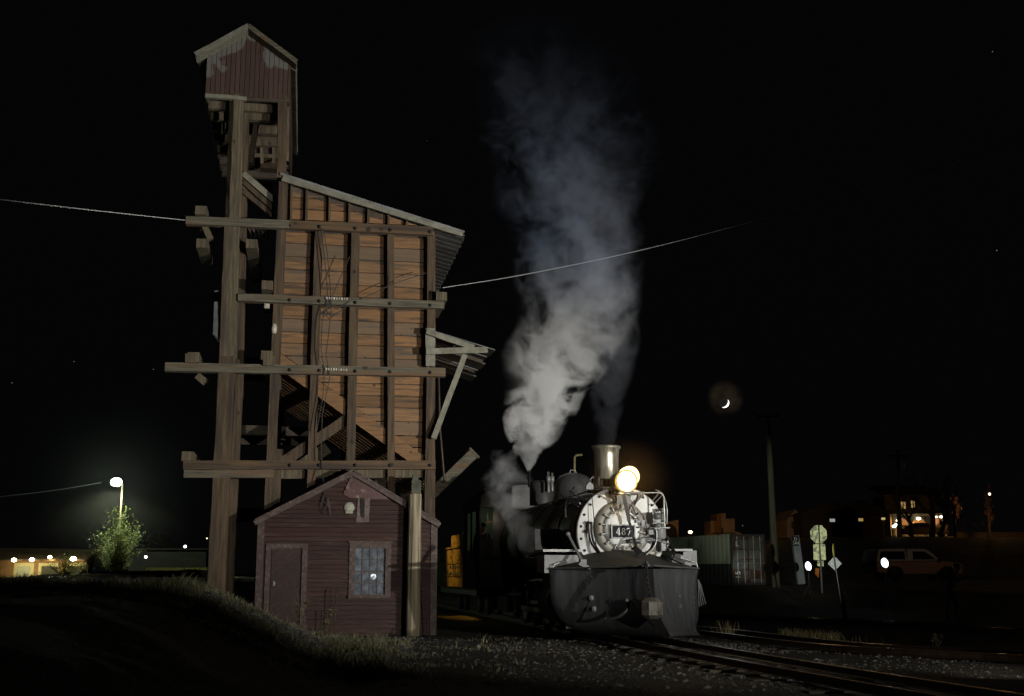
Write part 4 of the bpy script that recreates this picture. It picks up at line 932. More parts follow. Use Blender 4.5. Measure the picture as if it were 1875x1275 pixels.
# --- cab
cf = 9.0
cabm = M('dull grey cab front', (.20, .20, .20), (.11, .11, .11), 2, .55, .2, stain=(.05, .05, .05), stain_scale=1.3)
cL = G(877, 930, cf).x; ceL = G(879, 918, cf); ctop = G(952, 892, cf); cW = abs(cL); arc = []
for k in range(13):
    a = math.pi * (1 - k / 12); arc.append((cW * math.cos(a), ceL.z - .04 + (ctop.z - ceL.z + .12) * math.sin(a) ** .8))
wz0, wz1 = G(880, 988, cf).z, G(880, 928, cf).z; wu0, wu1 = cL + .07, G(903, 950, cf).x
b = MB(); b.prism([(cL, .9), (wu0, .9), (wu0, ceL.z - .04), (cL, ceL.z - .04)], cf, cf + .05); b.prism([(cW, .9), (-wu0, .9), (-wu0, ceL.z - .04), (cW, ceL.z - .04)], cf, cf + .05)
b.prism([(wu0, wz1), (-wu0, wz1), (-wu0, ceL.z - .04)] + [(-wu0, ceL.z - .04)] * 0 + arc[::-1][1:-1] + [(wu0, ceL.z - .04)], cf, cf + .05)
b.prism([(wu0, .9), (wu1, .9), (wu1, wz0), (wu0, wz0)], cf, cf + .05); b.prism([(wu1, .9), (-wu1, .9), (-wu1, wz1), (wu1, wz1)], cf + .002, cf + .05); b.prism([(-wu1, .9), (-wu0, .9), (-wu0, wz0), (-wu1, wz0)], cf, cf + .05)
b.build('cab_front', cabm, lo)
b = MB(); n_ = len(arc)
vs = [(u * 1.04, cf - .25, z + .04) for u, z in arc] + [(u * 1.04, cf + 3.0, z + .04) for u, z in arc] + [(u * 1.04, cf - .25, z - .01) for u, z in arc] + [(u * 1.04, cf + 3.0, z - .01) for u, z in arc]
fs = [(i, i + 1, n_ + i + 1, n_ + i) for i in range(n_ - 1)] + [(2 * n_ + i, 3 * n_ + i, 3 * n_ + i + 1, 2 * n_ + i + 1) for i in range(n_ - 1)] + [(i, 2 * n_ + i, 2 * n_ + i + 1, i + 1) for i in range(n_ - 1)] + [(n_ + i, n_ + i + 1, 3 * n_ + i + 1, 3 * n_ + i) for i in range(n_ - 1)]
b.add(vs, fs, True); b.build('cab_roof', soot, lo)
green = M('pale green cab paint', (.16, .34, .25), (.09, .2, .15), 3, .6, .1)
for s in (-1, 1):
    b = MB(); x = s * cW
    b.box((x, cf + .2, 2.0), (.05, .4, 2.2)); b.box((x, cf + 1.4, 1.45), (.05, 2.8, 1.1)); b.box((x, cf + 2.5, 2.0), (.05, .5, 2.2)); b.box((x, cf + 1.4, ceL.z - .14), (.05, 2.8, .22)); b.box((x, cf + 1.35, 2.5), (.05, .08, 1.2)); b.build('cab_side', soot, lo)
b = MB(); b.box((0, cf + 2.6, 2.2), (2 * cW - .15, .04, 2.4)); b.box((-cW + .5, cf + 1.6, ceL.z - .03), (.9, 1.6, .03)); b.build('cab_interior', green, lo)
pipe('window_post', [(893, 937, cf - .03), (893, 990, cf - .03)], .018, pipe_m); b = MB(); b.box(G(895, 956, cf - .05), (.17, .03, .03)); b.build('lamp_bracket', M('yellow brass', (.6, .42, .1), (.4, .28, .08), 4, .3, 0, metal=.6), lo)
pipe('hand_rail', [(851, 1004, cf + 3.1), (851, 1047, cf + 3.1)], .018, pipe_m)
cw_ = LF.w(-1.05, cf + 1.1, 3.05); point('cab_lamp', cw_, 3.0, (1, .82, .55), .04); point('firebox_glow', LF.w(-.5, cf + 1.2, 1.9), 1.2, (1, .45, .12), .1)
# --- snow plough
pl_ = empty('snow_plough', (0, 0, 0)); pl_.parent = lo
lev = [(1041, 1007, 1279, -2.00), (1062, 1007.5, 1277, -2.02), (1085, 1009, 1279, -2.08), (1105, 1013, 1281, -2.2), (1122, 1020, 1282, -2.33), (1136, 1029, 1280, -2.5), (1147, 1042, 1276, -2.68), (1156, 1062, 1277, -2.84), (1164, 1090, 1283, -2.95)]
vL, vR = -.45, -.42
for side in (-1, 1):
    b = MB(); nt_ = 12; vs = []
    for py, xl, xr, rv_ in lev:
        p = G(xl if side < 0 else xr, py, vL if side < 0 else vR)
        if py > 1150: p.z = max(p.z, .06)
        zr = G(1190, py + (1 if py < 1100 else 3), rv_).z
        for k in range(nt_ + 1):
            f = k / nt_; q = Vector((.0, rv_, zr)).lerp(Vector((p.x, p.y, p.z)), f); q.y += .22 * math.sin(math.pi * f) ** 1 * (1 if f > 0 else 0) + .10 * math.sin(math.pi * min(1, (py - 1041) / 123)) * f
            vs.append(q)
    n1_ = nt_ + 1; m_ = len(lev)
    back = [v + Vector((0, .03, 0)) for v in vs]
    fs = [(i * n1_ + k, i * n1_ + k + 1, (i + 1) * n1_ + k + 1, (i + 1) * n1_ + k) for i in range(m_ - 1) for k in range(nt_)]
    o_ = len(vs); fs += [tuple(o_ + j for j in f[::-1]) for f in fs]
    for i in range(m_ - 1): fs.append((i * n1_ + nt_, o_ + i * n1_ + nt_, o_ + (i + 1) * n1_ + nt_, (i + 1) * n1_ + nt_))
    for k in range(nt_): fs.append(((m_ - 1) * n1_ + k, (m_ - 1) * n1_ + k + 1, o_ + (m_ - 1) * n1_ + k + 1, o_ + (m_ - 1) * n1_ + k)); fs.append((k, o_ + k, o_ + k + 1, k + 1))
    b.add(vs + back, fs, True); mo = b.build('mouldboard', plowm, pl_)
    # bolts
    for (px, py) in (((1083, 1095), (1088, 1115)) if side < 0 else ((1243, 1092), (1245, 1110))):
        d = ray(px, py); best = None
        for v in vs:
            wv = LF.w(v.x, v.y, v.z + LOCO_Z); dd = (wv - Vector((0, 0, EYE))); pr2 = dd - d * (dd.dot(d) / d.dot(d))
            if best is None or pr2.length < best[0]: best = (pr2.length, v)
        c = G(px, py, best[1].y - .02); b = MB(); b.lathe([(.0, -.03), (.022, -.03), (.025, -.005), (.05, -.005), (.05, .03)], c, 'Y', 12); b.build('bolt', greyi if side < 0 else cl, mo)
b = MB()
for k in range(13):
    i_ = 1 + k % 7; v = vs[i_ * n1_ + (nt_ - 1)]; f_ = (k // 7) * .5; v2 = vs[min(i_ + 1, m_ - 1) * n1_ + (nt_ - 1)]; c = v.lerp(v2, f_); b.ball(c + Vector((0, -.015, 0)), .016, 6, 4)
b.build('edge_rivets', cl, pl_)
tl = G(1007, 1041, vL); tr_ = G(1279, 1041, vR); rt_ = Vector((0, -2.0, G(1188, 1036, -2).z))
b = MB(); rear = [(-1.25, -.12, G(1025, 1027, -.12).z), (-.66, -.14, G(1080, 1012, -.14).z), (-.1, -.2, G(1130, 1007, -.2).z), (.35, -.2, G(1170, 1010, -.2).z), (1.0, -.12, G(1235, 1026, -.12).z)]
ridge_b = (-.02, -.25, G(1135, 1012, -.25).z)
top = [tuple(tl), tuple(rt_), tuple(tr_)] + rear
b.add(top, [(0, 1, 5, 4, 3), (1, 2, 7, 6, 5)]); b.add([(p[0], p[1], p[2] - .02) for p in top], [(3, 4, 5, 1, 0), (5, 6, 7, 2, 1)]); b.build('plough_deck', M('matt black deck plate', (.028, .027, .025), (.017, .017, .016), 2, .7, .2), pl_)
b = MB(); b.timber(tl + Vector((0, -.03, 0)), rt_ + Vector((0, -.03, 0)), .03, .04, jit=.002); b.timber(rt_ + Vector((0, -.03, 0)), tr_ + Vector((0, -.03, 0)), .03, .04, jit=.002); b.build('top_lip', M('worn plate edge', (.06, .06, .06), (.035, .035, .035), 5, .45, .2), pl_)
b = MB(); b.box(G(1130, 1100, -.3), (2.2, .1, 1.1)); b.box((0, -1.0, .8), (.3, 1.6, .5)); b.build('plough_frame', blackm, pl_)
# coupler pocket barrel, hose, chain, grab irons
c = G(1193, 1114, -2.62); b = MB(); b.lathe([(0, .2), (.13, .19), (.21, .13), (.225, .12), (.225, -.12), (.21, -.13), (.13, -.19), (0, -.2)], c, 'Z', 9, smooth=False); b.box(c + Vector((0, .15, .02)), (.2, .3, .2)); b.build('coupler_pocket', M('oily bronze iron', (.10, .088, .07), (.03, .026, .02), 7, .5, .3, metal=.0), pl_)
b = MB(); b.prism([(c.x - .12, c.z - .19), (c.x + .16, c.z - .16), (c.x + .02, c.z - .33)], -2.72, -2.62); b.build('pocket_lip', soot, pl_)
b = MB(); P = smooth([G(1148, 1101, -2.0), G(1151, 1112, -2.05), G(1141, 1124, -2.05), G(1126, 1132, -1.98), G(1106, 1134, -1.85)], 6); b.tube(P, [.04 - .012 * i / len(P) for i in range(len(P))], 9); b.ball(G(1147, 1100, -2.0), .05); b.ball(G(1108, 1133, -1.87), .035); b.build('air_hose', M('rubber hose', (.07, .07, .06), (.04, .04, .035), 4, .4, .1), pl_)
b = MB(); b.tube(smooth([G(1116, 1095, -1.8), G(1116, 1104, -1.86), G(1110, 1130, -1.9)], 4), .014, 6); b.build('uncoupling_rod', blackm, pl_); b = MB(); b.tube(smooth([G(1152, 1101, -2.05), G(1158, 1104, -2.15), G(1162, 1112, -2.2)], 4), .012, 6); b.build('uncoupling_rod', blackm, pl_)
b = MB()
for k in range(16):
    f = k / 15; p = G(1182, 1030, -2.06).lerp(G(1187, 1099, -2.55 + .3 * f), f); p.y = -2.08 - .35 * f
    ring_ = []
    for j in range(9): a = 2 * math.pi * j / 8; ring_.append(p + (Vector((.028 * math.cos(a), 0, .048 * math.sin(a))) if k % 2 else Vector((0, .028 * math.cos(a), .048 * math.sin(a)))))
    b.tube(ring_, .008, 5, cap=False)
b.build('chain', blackm, pl_)
b = MB(); b.tube([G(1176, 1038, -2.0), G(1180, 1030, -2.03), G(1184, 1028, -2.03), G(1188, 1037, -2.03)], .022, 6); b.build('chain_shackle', cl, pl_)
for P_ in ([(1013, 1041, -.5), (1014, 1034, -.5), (1047, 1022, -.35), (1051, 1026, -.35)], [(1239, 1019, -.5), (1272, 1029, -.45), (1276, 1033, -.45), (1277, 1041, -.45)]):
    b = MB(); b.tube([G(*x) for x in P_], .014, 6); b.build('grab_iron', steel, pl_)
b = MB()
for k in range(4): b.tube([G(1278 + k * 1.5, 1060 + 3 * k, -.2), G(1280 + 4 * k, 1112 - 2 * k, -.2)], .008, 4)
b.build('brush_rods', greyi, pl_)
# ------------------------------------------------------------------ tender
te = empty('coal_tender', LF.w(0, 12.35, LOCO_Z), A, 'boxy locomotive tender behind the cab, its side lit yellow', 'tender')
tm_ = M('tender side paint', (.16, .13, .08), (.07, .055, .035), 2, .9, .2, (1, 1, 3), 0, stain=(.03, .027, .024), stain_scale=1.1, spec=.05)
def TE(px, py, u):      # point on the tender's side plane
    d = ray(px, py); n = LF.U; c = Vector((0, 0, EYE)); o = LF.w(u, 0, 0); t_ = (o - c).dot(n) / d.dot(n); p = c + d * t_; q = p - LF.o; return q.dot(LF.V) - 12.35, p.z - LOCO_Z
uS = -1.38
y1, z1 = TE(846, 977, uS); y2, z2 = TE(822, 1004, uS); y3, z3 = TE(803, 1011, uS); zb2 = TE(825, 1074, uS)[1]
ztop = TE(834, 980, uS)[1]; zmid = TE(812, 1007, uS)[1]
b = MB(); b.box((0, 4.2, (zmid + zb2) / 2), (2 * abs(uS), 8.2, zmid - zb2)); b.build('tank', tm_, te)
b = MB(); b.box((0, 1.9, (ztop + zmid) / 2), (2 * abs(uS), 3.6, ztop - zmid)); b.build('coal_bunker', tm_, te)
b = MB(); b.slab((-1.3, .3, ztop), (1.3, .3, ztop), (1.3, 3.2, ztop + .02), (-1.3, 3.2, ztop + .02), .02); b.box((-1.1, .5, ztop + .3), (.5, .7, .6)); b.build('tool_box', tm_, te)
b = MB(); 
for k in range(60): pebble(b, (random.uniform(-1.1, 1.1), random.uniform(.4, 3.4), ztop + .05), random.uniform(.1, .2))
b.build('coal', blackm, te)
b = MB(); b.box((uS - .01, 4.2, zmid + .02), (.05, 8.2, .05)); b.box((uS - .01, 4.2, zmid - .5), (.02, 8.2, .025)); b.box((uS - .01, 4.2, zb2 + .35), (.02, 8.2, .025)); b.build('rivet_strip', tm_, te)
b = MB(); rr2 = random.Random(4)
for r_, zz in enumerate((zmid - .62, zmid - .85)):
    for k in range(5 + r_ * 2): b.box((uS - .012, 1.6 + k * .55, zz), (.012, rr2.uniform(.18, .34), rr2.uniform(.07, .13)), Matrix.Rotation(rr2.uniform(-.5, .5), 3, 'X'))
b.build('worn_lettering', blackm, te)
b = MB(); b.box((0, 4.2, zb2 - .12), (2.2, 8.4, .25)); b.build('frame', blackm, te)
for v in (1.2, 2.7, 5.7, 7.2):
    for s in (-1, 1): b = MB(); b.lathe([(0, -.06), (.36, -.06), (.39, .05), (0, .06)], (0, 0, 0), 'Y', 20); o = b.build('wheel', blackm, te); o.rotation_euler = (0, 0, R(90)); o.location = (s * .5, v, .42)
spot('yard_lamp_light', LF.w(-4.0, 17.5, 5.2), LF.w(-1.4, 15.8, 2.2), 1700, 42, .9, (1, .50, .05), .1)  # unseen lamp added to light the tender side yellow
# ------------------------------------------------------------------ people: helper
def person(name, loc, rz, joints, label, cat, skin_c, clothes, extra=None, head=None):
    root = empty(name, loc, rz, label, cat)
    V_, E_, Rr = joints
    me = bpy.data.meshes.new('body'); me.from_pydata(V_, E_, []); o = bpy.data.objects.new('body', me); link(o); o.parent = root
    sk = o.modifiers.new('skin', 'SKIN'); sv = me.skin_vertices[0].data if me.skin_vertices else None
    if sv is None:
        bpy.context.view_layer.objects.active = o; me.attributes
    for i, r_ in enumerate(Rr): me.skin_vertices[0].data[i].radius = (r_, r_)
    me.skin_vertices[0].data[0].use_root = True
    ss_ = o.modifiers.new('sub', 'SUBSURF'); ss_.levels = 2; ss_.render_levels = 2
    me.materials.append(clothes)
    return root, o
skin_mat = M('weathered skin', (.52, .32, .24), (.42, .25, .19), 12, .5, .1, island=0)
def head(root, c, r=.105, hat=None, yaw=0):
    """head with brow, nose, mouth, ears; faces -y turned by yaw"""
    ro = Matrix.Rotation(yaw, 3, 'Z'); b = MB(); c = Vector(c); b.ball(c, r, 16, 12, (.80, .95, 1.15)); b.ball(c + ro @ Vector((0, -.035, -.055)), r * .62, 12, 8, (.85, 1, .95))
    b.ball(c + ro @ Vector((0, -r * 1.0, -.012)), .016, 8, 6, (.8, 1.2, 1.5)); b.ball(c + ro @ Vector((0, -r * .9, .03)), .03, 8, 5, (1.6, .5, .35)); b.ball(c + ro @ Vector((0, -r * .88, -.062)), .022, 8, 5, (1.2, .6, .4))
    for s in (-1, 1): b.ball(c + ro @ Vector((s * r * .82, .01, -.01)), .026, 8, 6, (.4, .8, 1.2)); b.ball(c + ro @ Vector((s * .034, -r * .84, .01)), .012, 6, 5)
    b.tube([c + Vector((0, .02, -.08)), c + Vector((0, .03, -.2))], .055, 12); b.build('head', skin_mat, root)
    if hat:
        b = MB(); b.lathe([(0, .13), (.06, .125), (.095, .09), (.10, .03), (.098, .02)], c, 'Z', 18); b.box(c + ro @ Vector((0, -.12, .035)), (.13, .11, .012), ro); b.build('cap', hat, root)
# --- the crew member looking out of the cab, built as one skinned body with fingers
denim = M('dark denim', (.03, .035, .05), (.018, .02, .03), 6, .8, .2, island=0)
def skin_body(root, V_, E_, Rr, mat_, name='body'):
    me = bpy.data.meshes.new(name); me.from_pydata([tuple(v) for v in V_], E_, []); o = bpy.data.objects.new(name, me); link(o); o.parent = root
    o.modifiers.new('skin', 'SKIN')
    if not me.skin_vertices:
        bm = bmesh.new(); bm.from_mesh(me); bm.verts.layers.skin.verify(); bm.to_mesh(me); bm.free()
    d_ = me.skin_vertices[0].data
    for i, r_ in enumerate(Rr): d_[i].radius = (r_, r_) if not isinstance(r_, tuple) else r_
    d_[0].use_root = True
    s_ = o.modifiers.new('sub', 'SUBSURF'); s_.levels = 2; s_.render_levels = 2; me.materials.append(mat_); return o
def stand(root, mat_, h=1.75, arm_l=None, arm_r=None, lean=0, stride=.1):
    k = h / 1.75
    V_ = [(0, 0, .95), (0, -.02 * lean, 1.18), (0, -.10 * lean, 1.38), (0, -.14 * lean, 1.47), (.09, 0, .92), (.11, -.02 - stride, .5), (.11, 0 - stride, .08), (.12, -.14 - stride, .04), (-.09, 0, .92), (-.11, -.02 + stride, .5), (-.11, .02 + stride, .08), (-.12, -.12 + stride, .04)]
    E_ = [(0, 1), (1, 2), (2, 3), (0, 4), (4, 5), (5, 6), (6, 7), (0, 8), (8, 9), (9, 10), (10, 11)]
    Rr = [(.15, .11), (.145, .11), (.16, .11), .06, .095, .065, .045, .04, .095, .065, .045, .04]
    for s, arm in ((1, arm_r), (-1, arm_l)):
        arm = arm or [(.23, .0, 1.15), (.25, -.05, .88), (.25, -.08, .78)]
        i = len(V_); V_ += [(s * .19, -.09 * lean, 1.40)] + [(s * a[0], a[1], a[2]) for a in arm]; E_ += [(2, i), (i, i + 1), (i + 1, i + 2), (i + 2, i + 3)]; Rr += [.062, .048, .036, .034]
        hnd = Vector(V_[i + 3]); dr_h = (hnd - Vector(V_[i + 2])).normalized()
        for f in range(5):
            j = len(V_); off = Vector((0, (f - 2) * .016, 0)) if f < 4 else Vector((-s * .02, -.03, .02)); L_ = (.06, .072, .068, .055, .045)[f]
            V_ += [tuple(hnd + off + dr_h * L_ * .55), tuple(hnd + off * 1.1 + dr_h * L_ + Vector((-s * .012, -.01, 0)))]; E_ += [(i + 3, j), (j, j + 1)]; Rr += [.009, .008]
    return skin_body(root, [Vector(v) * k for v in V_], E_, Rr, mat_)
p = LF.w(G(883, 967, cf + .35).x, cf + .35, 0); hz = G(883, 966, cf + .35).z + LOCO_Z
dv_ = empty('person', (p.x, p.y, hz - 1.60), A, 'crew member in a dark cap looking out of the locomotive cab window', 'person'); stand(dv_, denim, 1.72, lean=.6); head(dv_, (0, -.09, 1.60), .11, blackm, .15)
point('cab_face_light', LF.w(-1.2, cf - .25, hz + .25), .8, (1, .8, .6), .05)  # added lamp outside the window so the face shows
# --- photographer bending to a tripod at the right
D_ = 36; p = at(1741, 1100, D_)
ph = empty('person', (p.x, D_, gh(p.x, D_)), R(70), 'photographer in a dark blue jacket standing at a tripod on the right', 'person')
blue = M('dark blue jacket', (.02, .024, .06), (.012, .014, .035), 5, .8, .2, island=0)
stand(ph, blue, 1.75, arm_l=[(.25, -.18, 1.2), (.18, -.42, 1.28), (.10, -.50, 1.32)], arm_r=[(.25, -.18, 1.2), (.18, -.42, 1.28), (.10, -.50, 1.32)], lean=1, stride=.12); head(ph, (0, -.22, 1.60), .11, blackm)
def tripod_legs(mb, h, r=.45, top=(0, 0)):
    for k in range(3): a = 2.1 * k + .5; mb.tube([(0, 0, h), (r * math.cos(a), r * math.sin(a), 0)], [.02, .014], 6)
p2 = at(1722, 1100, D_); tpo = empty('camera_tripod', (p2.x, D_ - .1, gh(p2.x, D_)), .2, 'black camera on a tripod in front of the photographer', 'tripod')
b = MB(); tripod_legs(b, 1.3); b.build('legs', M('tripod grey', (.06, .06, .065), (.04, .04, .04), 5, .4, .1), tpo); b = MB(); b.box((0, 0, 1.42), (.16, .1, .12)); b.lathe([(0, -.2), (.045, -.2), (.045, -.02), (.05, 0)], (0, 0, 1.42), 'Y', 14); b.build('camera_body', blackm, tpo)
# ------------------------------------------------------------------ light panels on stands
for px, py, D_, pw, tilt, lb in ((1480, 1037, 46, 3, .5, 'round light panel on a stand left of the octagonal sign, glowing white'), (1620, 1031, 42, 3, .35, 'round light panel on a stand in front of the pickup, glowing white')):
    p = at(px, py, D_); z0 = gh(p.x, D_); r_ = empty('light_stand', (p.x, D_, z0), 0, lb, 'studio light', 'light panels on stands')
    h = p.z - z0; b = MB(); tripod_legs(b, .6, .4); b.tube([(0, 0, .3), (0, 0, h)], .014, 6); b.build('stand', M('black stand', (.03, .03, .03), (.02, .02, .02), 5, .4, 0), r_)
    b = MB(); b.lathe([(0, 0), (.165, 0), (.175, .02)], (0, 0, 0), 'Y', 24); o = b.build('panel', EM('lit panel', (.82, .88, 1), 4), r_); o.location = (0, 0, h); o.rotation_euler = (R(8), 0, R(-60))
    b = MB(); b.lathe([(0, .05), (.18, .04), (.185, -.01), (.175, -.01)], (0, 0, 0), 'Y', 24); o = b.build('panel_housing', blackm, r_); o.location = (0, 0, h); o.rotation_euler = (R(8), 0, R(-60))
    s_ = spot('panel_light', (p.x - .1, D_ - .08, p.z), (p.x - 8, D_ + (9 if px < 1500 else -2), p.z), pw, 110, .6, (.82, .88, 1), .15)
# ------------------------------------------------------------------ signs and posts on the right
galv = M('back of a sign, galvanised', (.66, .68, .36), (.45, .48, .25), 7, .4, .15, metal=.25, stain=(.14, .15, .09), stain_scale=6, stain_lo=.5, stain_hi=.62)
yel = M('yellow sign sheet', (.5, .45, .08), (.35, .32, .06), 5, .5, 0)
D_ = 50; p = at(1499, 980, D_); sg = empty('octagonal_sign', (p.x, D_, gh(p.x, D_) - .1), R(-8), 'octagonal sign seen from behind above a tall blank plate', 'sign'); z0 = gh(p.x, D_) - .1
def rz_(py): return at(1499, py, D_).z - z0
b = MB(); rx = .34; rz2 = (rz_(962) - rz_(995)) / 2; cz = (rz_(962) + rz_(995)) / 2; b.prism([(rx * math.cos(R(22.5 + 45 * k)) / math.cos(R(22.5)), cz + rz2 * math.sin(R(22.5 + 45 * k)) / math.cos(R(22.5))) for k in range(8)], 0, .01); b.build('octagon_plate', galv, sg)
b = MB(); b.box((.0, .005, (rz_(996) + rz_(1026)) / 2), (.5, .01, rz_(996) - rz_(1026) - .02)); b.build('lower_plate', galv, sg); b = MB(); b.box((.02, .004, (rz_(1027) + rz_(1037)) / 2), (.26, .01, rz_(1027) - rz_(1037))); b.build('small_plate', galv, sg)
b = MB(); b.box((.02, -.03, rz_(962) / 2), (.06, .04, rz_(962))); b.build('post', M('dark steel post', (.05, .05, .045), (.03, .03, .03), 5, .5, .1), sg)
spot('sign_fill', (6, 10, 1.7), (12.2, 50, 3.5), 15000, 11, .7, (.96, 1, .86), .05)  # added narrow beam to brighten the signs, its source unseen
b = MB(); x0 = -.16
b.add([(-.02, 0, 0), (.16, .02, -.03), (.10, .06, -.42), (-.05, .01, -.22), (.03, .03, -.12)], [(0, 1, 2, 3)]); b.add([(-.02, .01, 0), (.16, .03, -.03), (.10, .07, -.42), (-.05, .02, -.22)], [(3, 2, 1, 0)]); og = b.build('warning_flag', M('orange cloth', (.7, .22, .03), (.4, .12, .02), 9, .8, .3, island=0)); og.location = at(1494, 1040, D_ - .1); tag(og, 'crumpled orange cloth hanging on the post of the octagonal sign', 'flag')
point('flag_light', at(1488, 1046, D_ - .9), 1.0, (1, .6, .3), .05)  # added spill to bring out the orange cloth
D_ = 34; p = at(1546, 1142, D_); z0 = gh(p.x, D_) - .05; r0 = Vector((p.x, D_, z0)); dsn = empty('diamond_sign', r0, 0, 'small pale diamond sign on a leaning rod with an edge-on oval disc above', 'sign')
b = MB(); b.tube([Vector((0, 0, 0)), at(1529, 1032, D_) - r0, at(1525, 996, D_) - r0], .022, 6); b.build('rod', M('black stand', (.05, .05, .05), (.03, .03, .03), 5, .4, 0), dsn)
c = at(1529, 1032, D_) - r0; h = .205; b = MB(); b.prism([(c.x + h * math.cos(a), c.z + h * math.sin(a)) for a in (0, math.pi / 2, math.pi, 1.5 * math.pi)], .03, .04); b.build('diamond_plate', M('scuffed pale plate', (.46, .48, .50), (.28, .30, .32), 12, .6, .2), dsn)
b = MB(); c = at(1527, 1008, D_) - r0; b.lathe([(0, 0), (.2, 0), (.2, .012), (0, .012)], (0, 0, 0), 'Y', 24); o = b.build('oval_disc', yel, dsn); o.location = c; o.rotation_euler = (0, R(-6), R(66))
b = MB(); b.box(at(1546, 1112, D_) - r0, (.09, .1, .9)); b.build('switch_post', soot, dsn)
# mile post D 344
D_ = 52; p = at(1465, 1068, D_); z0 = p.z - .05; mp_ = empty('mile_post', (p.x, D_, z0), R(6), 'grey mile post with a black panel reading D over 344', 'mile post')
conc = M('grey post paint', (.30, .33, .35), (.2, .22, .24), 4, .6, .1)
def mz(py): return at(1461, py, D_).z - z0
b = MB(); b.timber((.05, 0, 0), (-.14, 0, mz(981)), .33, .25, jit=0); b.build('shaft', conc, mp_, .03)
b = MB(); b.box((-.17, -.14, (mz(982) + mz(1000)) / 2), (.30, .02, mz(982) - mz(1000))); bp_ = b.build('black_panel', blackm, mp_)
def text(body, size, loc, rot, m, par, name, depth=.004):
    cu_ = bpy.data.curves.new(name, 'FONT'); cu_.body = body; cu_.size = size; cu_.align_x = 'CENTER'; cu_.extrude = depth; cu_.space_line = .85
    o = bpy.data.objects.new(name + '_tmp', cu_); link(o); dg = bpy.context.evaluated_depsgraph_get(); me = bpy.data.meshes.new_from_object(o.evaluated_get(dg)); bpy.data.objects.remove(o)
    me.materials.clear(); me.materials.append(m); q = bpy.data.objects.new(name, me); link(q); q.parent = par; q.location = loc; q.rotation_euler = rot; return q
text('D\n344', .2, (-.17, -.156, mz(990.5)), (R(90), 0, 0), wt, bp_, 'panel_text')
# utility pole
D_ = 55; p = at(1421, 1072, D_); z0 = p.z; up_ = empty('utility_pole', (p.x, D_, z0 - .2), 0, 'tall plain wooden utility pole beside the shipping container', 'utility pole')
poleM = M('weathered pole wood', (.12, .11, .07), (.06, .055, .035), 3, .85, .5, (5, 5, .3))
tp = at(1405.5, 757, D_); b = MB(); b.tube([(0, 0, 0), Vector((tp.x - p.x, 0, (tp.z - z0)))], [.19, .11], 12); b.build('pole', poleM, up_)
b = MB(); b.box((tp.x - p.x, 0, tp.z - z0 + .05), (1.1, .1, .09)); b.build('crossarm', poleM, up_); b = MB()
for k in (-.5, -.2, .45): b.lathe([(0, .12), (.035, .1), (.04, 0)], (tp.x - p.x + k, 0, tp.z - z0 + .1), 'Z', 8)
b.build('insulators', blackm, up_)
# second pole with transformer far right
D_ = 95; p = at(1648, 1000, D_); t_ = at(1643, 824, D_); p2 = empty('utility_pole', (p.x, D_, gh(p.x, D_) - .3), 0, 'distant dark utility pole carrying a can transformer, in front of the lit house', 'utility pole'); z0 = gh(p.x, D_) - .3
dkp = M('sodium lit pole wood', (.13, .09, .06), (.07, .05, .035), 3, .85, .4, (5, 5, .3))
b = MB(); b.tube([(0, 0, 0), (t_.x - p.x, 0, t_.z - z0)], [.2, .13], 10); b.build('pole', dkp, p2); b = MB(); b.box((t_.x - p.x, 0, t_.z - z0 - .5), (2.2, .12, .12)); b.build('crossarm', dkp, p2)
c = at(1652, 851, D_); b = MB(); b.lathe([(0, .42), (.2, .4), (.22, .3), (.22, -.35), (0, -.38)], (c.x - p.x, 0, c.z - z0), 'Z', 14); b.build('transformer', conc, p2)
# ------------------------------------------------------------------ shipping container
D_ = 57; c0 = at(1340, 1072, D_); zb = c0.z
cn_ = empty('shipping_container', (c0.x, D_, zb), 0, 'shipping container with pale green side and rusty locked end doors', 'container')
ur_ = at(1409, 1070, D_ + .9); dirE = (Vector((ur_.x, D_ + .9, 0)) - Vector((c0.x, D_, 0))).normalized(); Wd = 2.44 * .82; dirS = Vector((-dirE.y, dirE.x, 0)); H = at(1338, 978, D_).z - zb
dirS = (Vector((at(1225, 1000, 70).x - 3.6, 70, 0)) - Vector((c0.x, D_, 0))).normalized()
angE = math.atan2(dirE.y, dirE.x); 
def quadbox(mb, o, a, la, b_, lb, z0, z1):
    P = [o, o + a * la, o + a * la + b_ * lb, o + b_ * lb]; mb.add([(q.x, q.y, z0) for q in P] + [(q.x, q.y, z1) for q in P], [(3, 2, 1, 0), (4, 5, 6, 7), (0, 1, 5, 4), (1, 2, 6, 5), (2, 3, 7, 6), (3, 0, 4, 7)])
O_ = Vector((0, 0, 0)); sideM = M('pale green container paint', (.56, .60, .44), (.48, .52, .39), 1.2, .6, .1, island=0, stain=(.2, .22, .15), stain_scale=.8); lowM = M('dark lower container paint', (.035, .035, .035), (.02, .02, .02), 3, .6, .1)
LS = 12.2
b = MB(); n_ = 60; off = dirE * -.03
vs = []
for i in range(n_ * 2 + 1):
    o_ = O_ + dirS * (LS * i / (n_ * 2)) + (dirE * -.012 if (i // 2) % 2 else Vector()); vs += [(o_.x, o_.y, H * .42), (o_.x, o_.y, H)]
b.add(vs, [(2 * i, 2 * i + 2, 2 * i + 3, 2 * i + 1) for i in range(n_ * 2)]); b.build('side_panel', sideM, cn_)
b = MB(); vs = []
for i in range(n_ * 2 + 1):
    o_ = O_ + dirS * (LS * i / (n_ * 2)) + (dirE * -.035 if (i // 2) % 2 else Vector()); vs += [(o_.x, o_.y, 0), (o_.x, o_.y, H * .42)]
b.add(vs, [(2 * i, 2 * i + 2, 2 * i + 3, 2 * i + 1) for i in range(n_ * 2)]); b.build('side_panel', lowM, cn_)
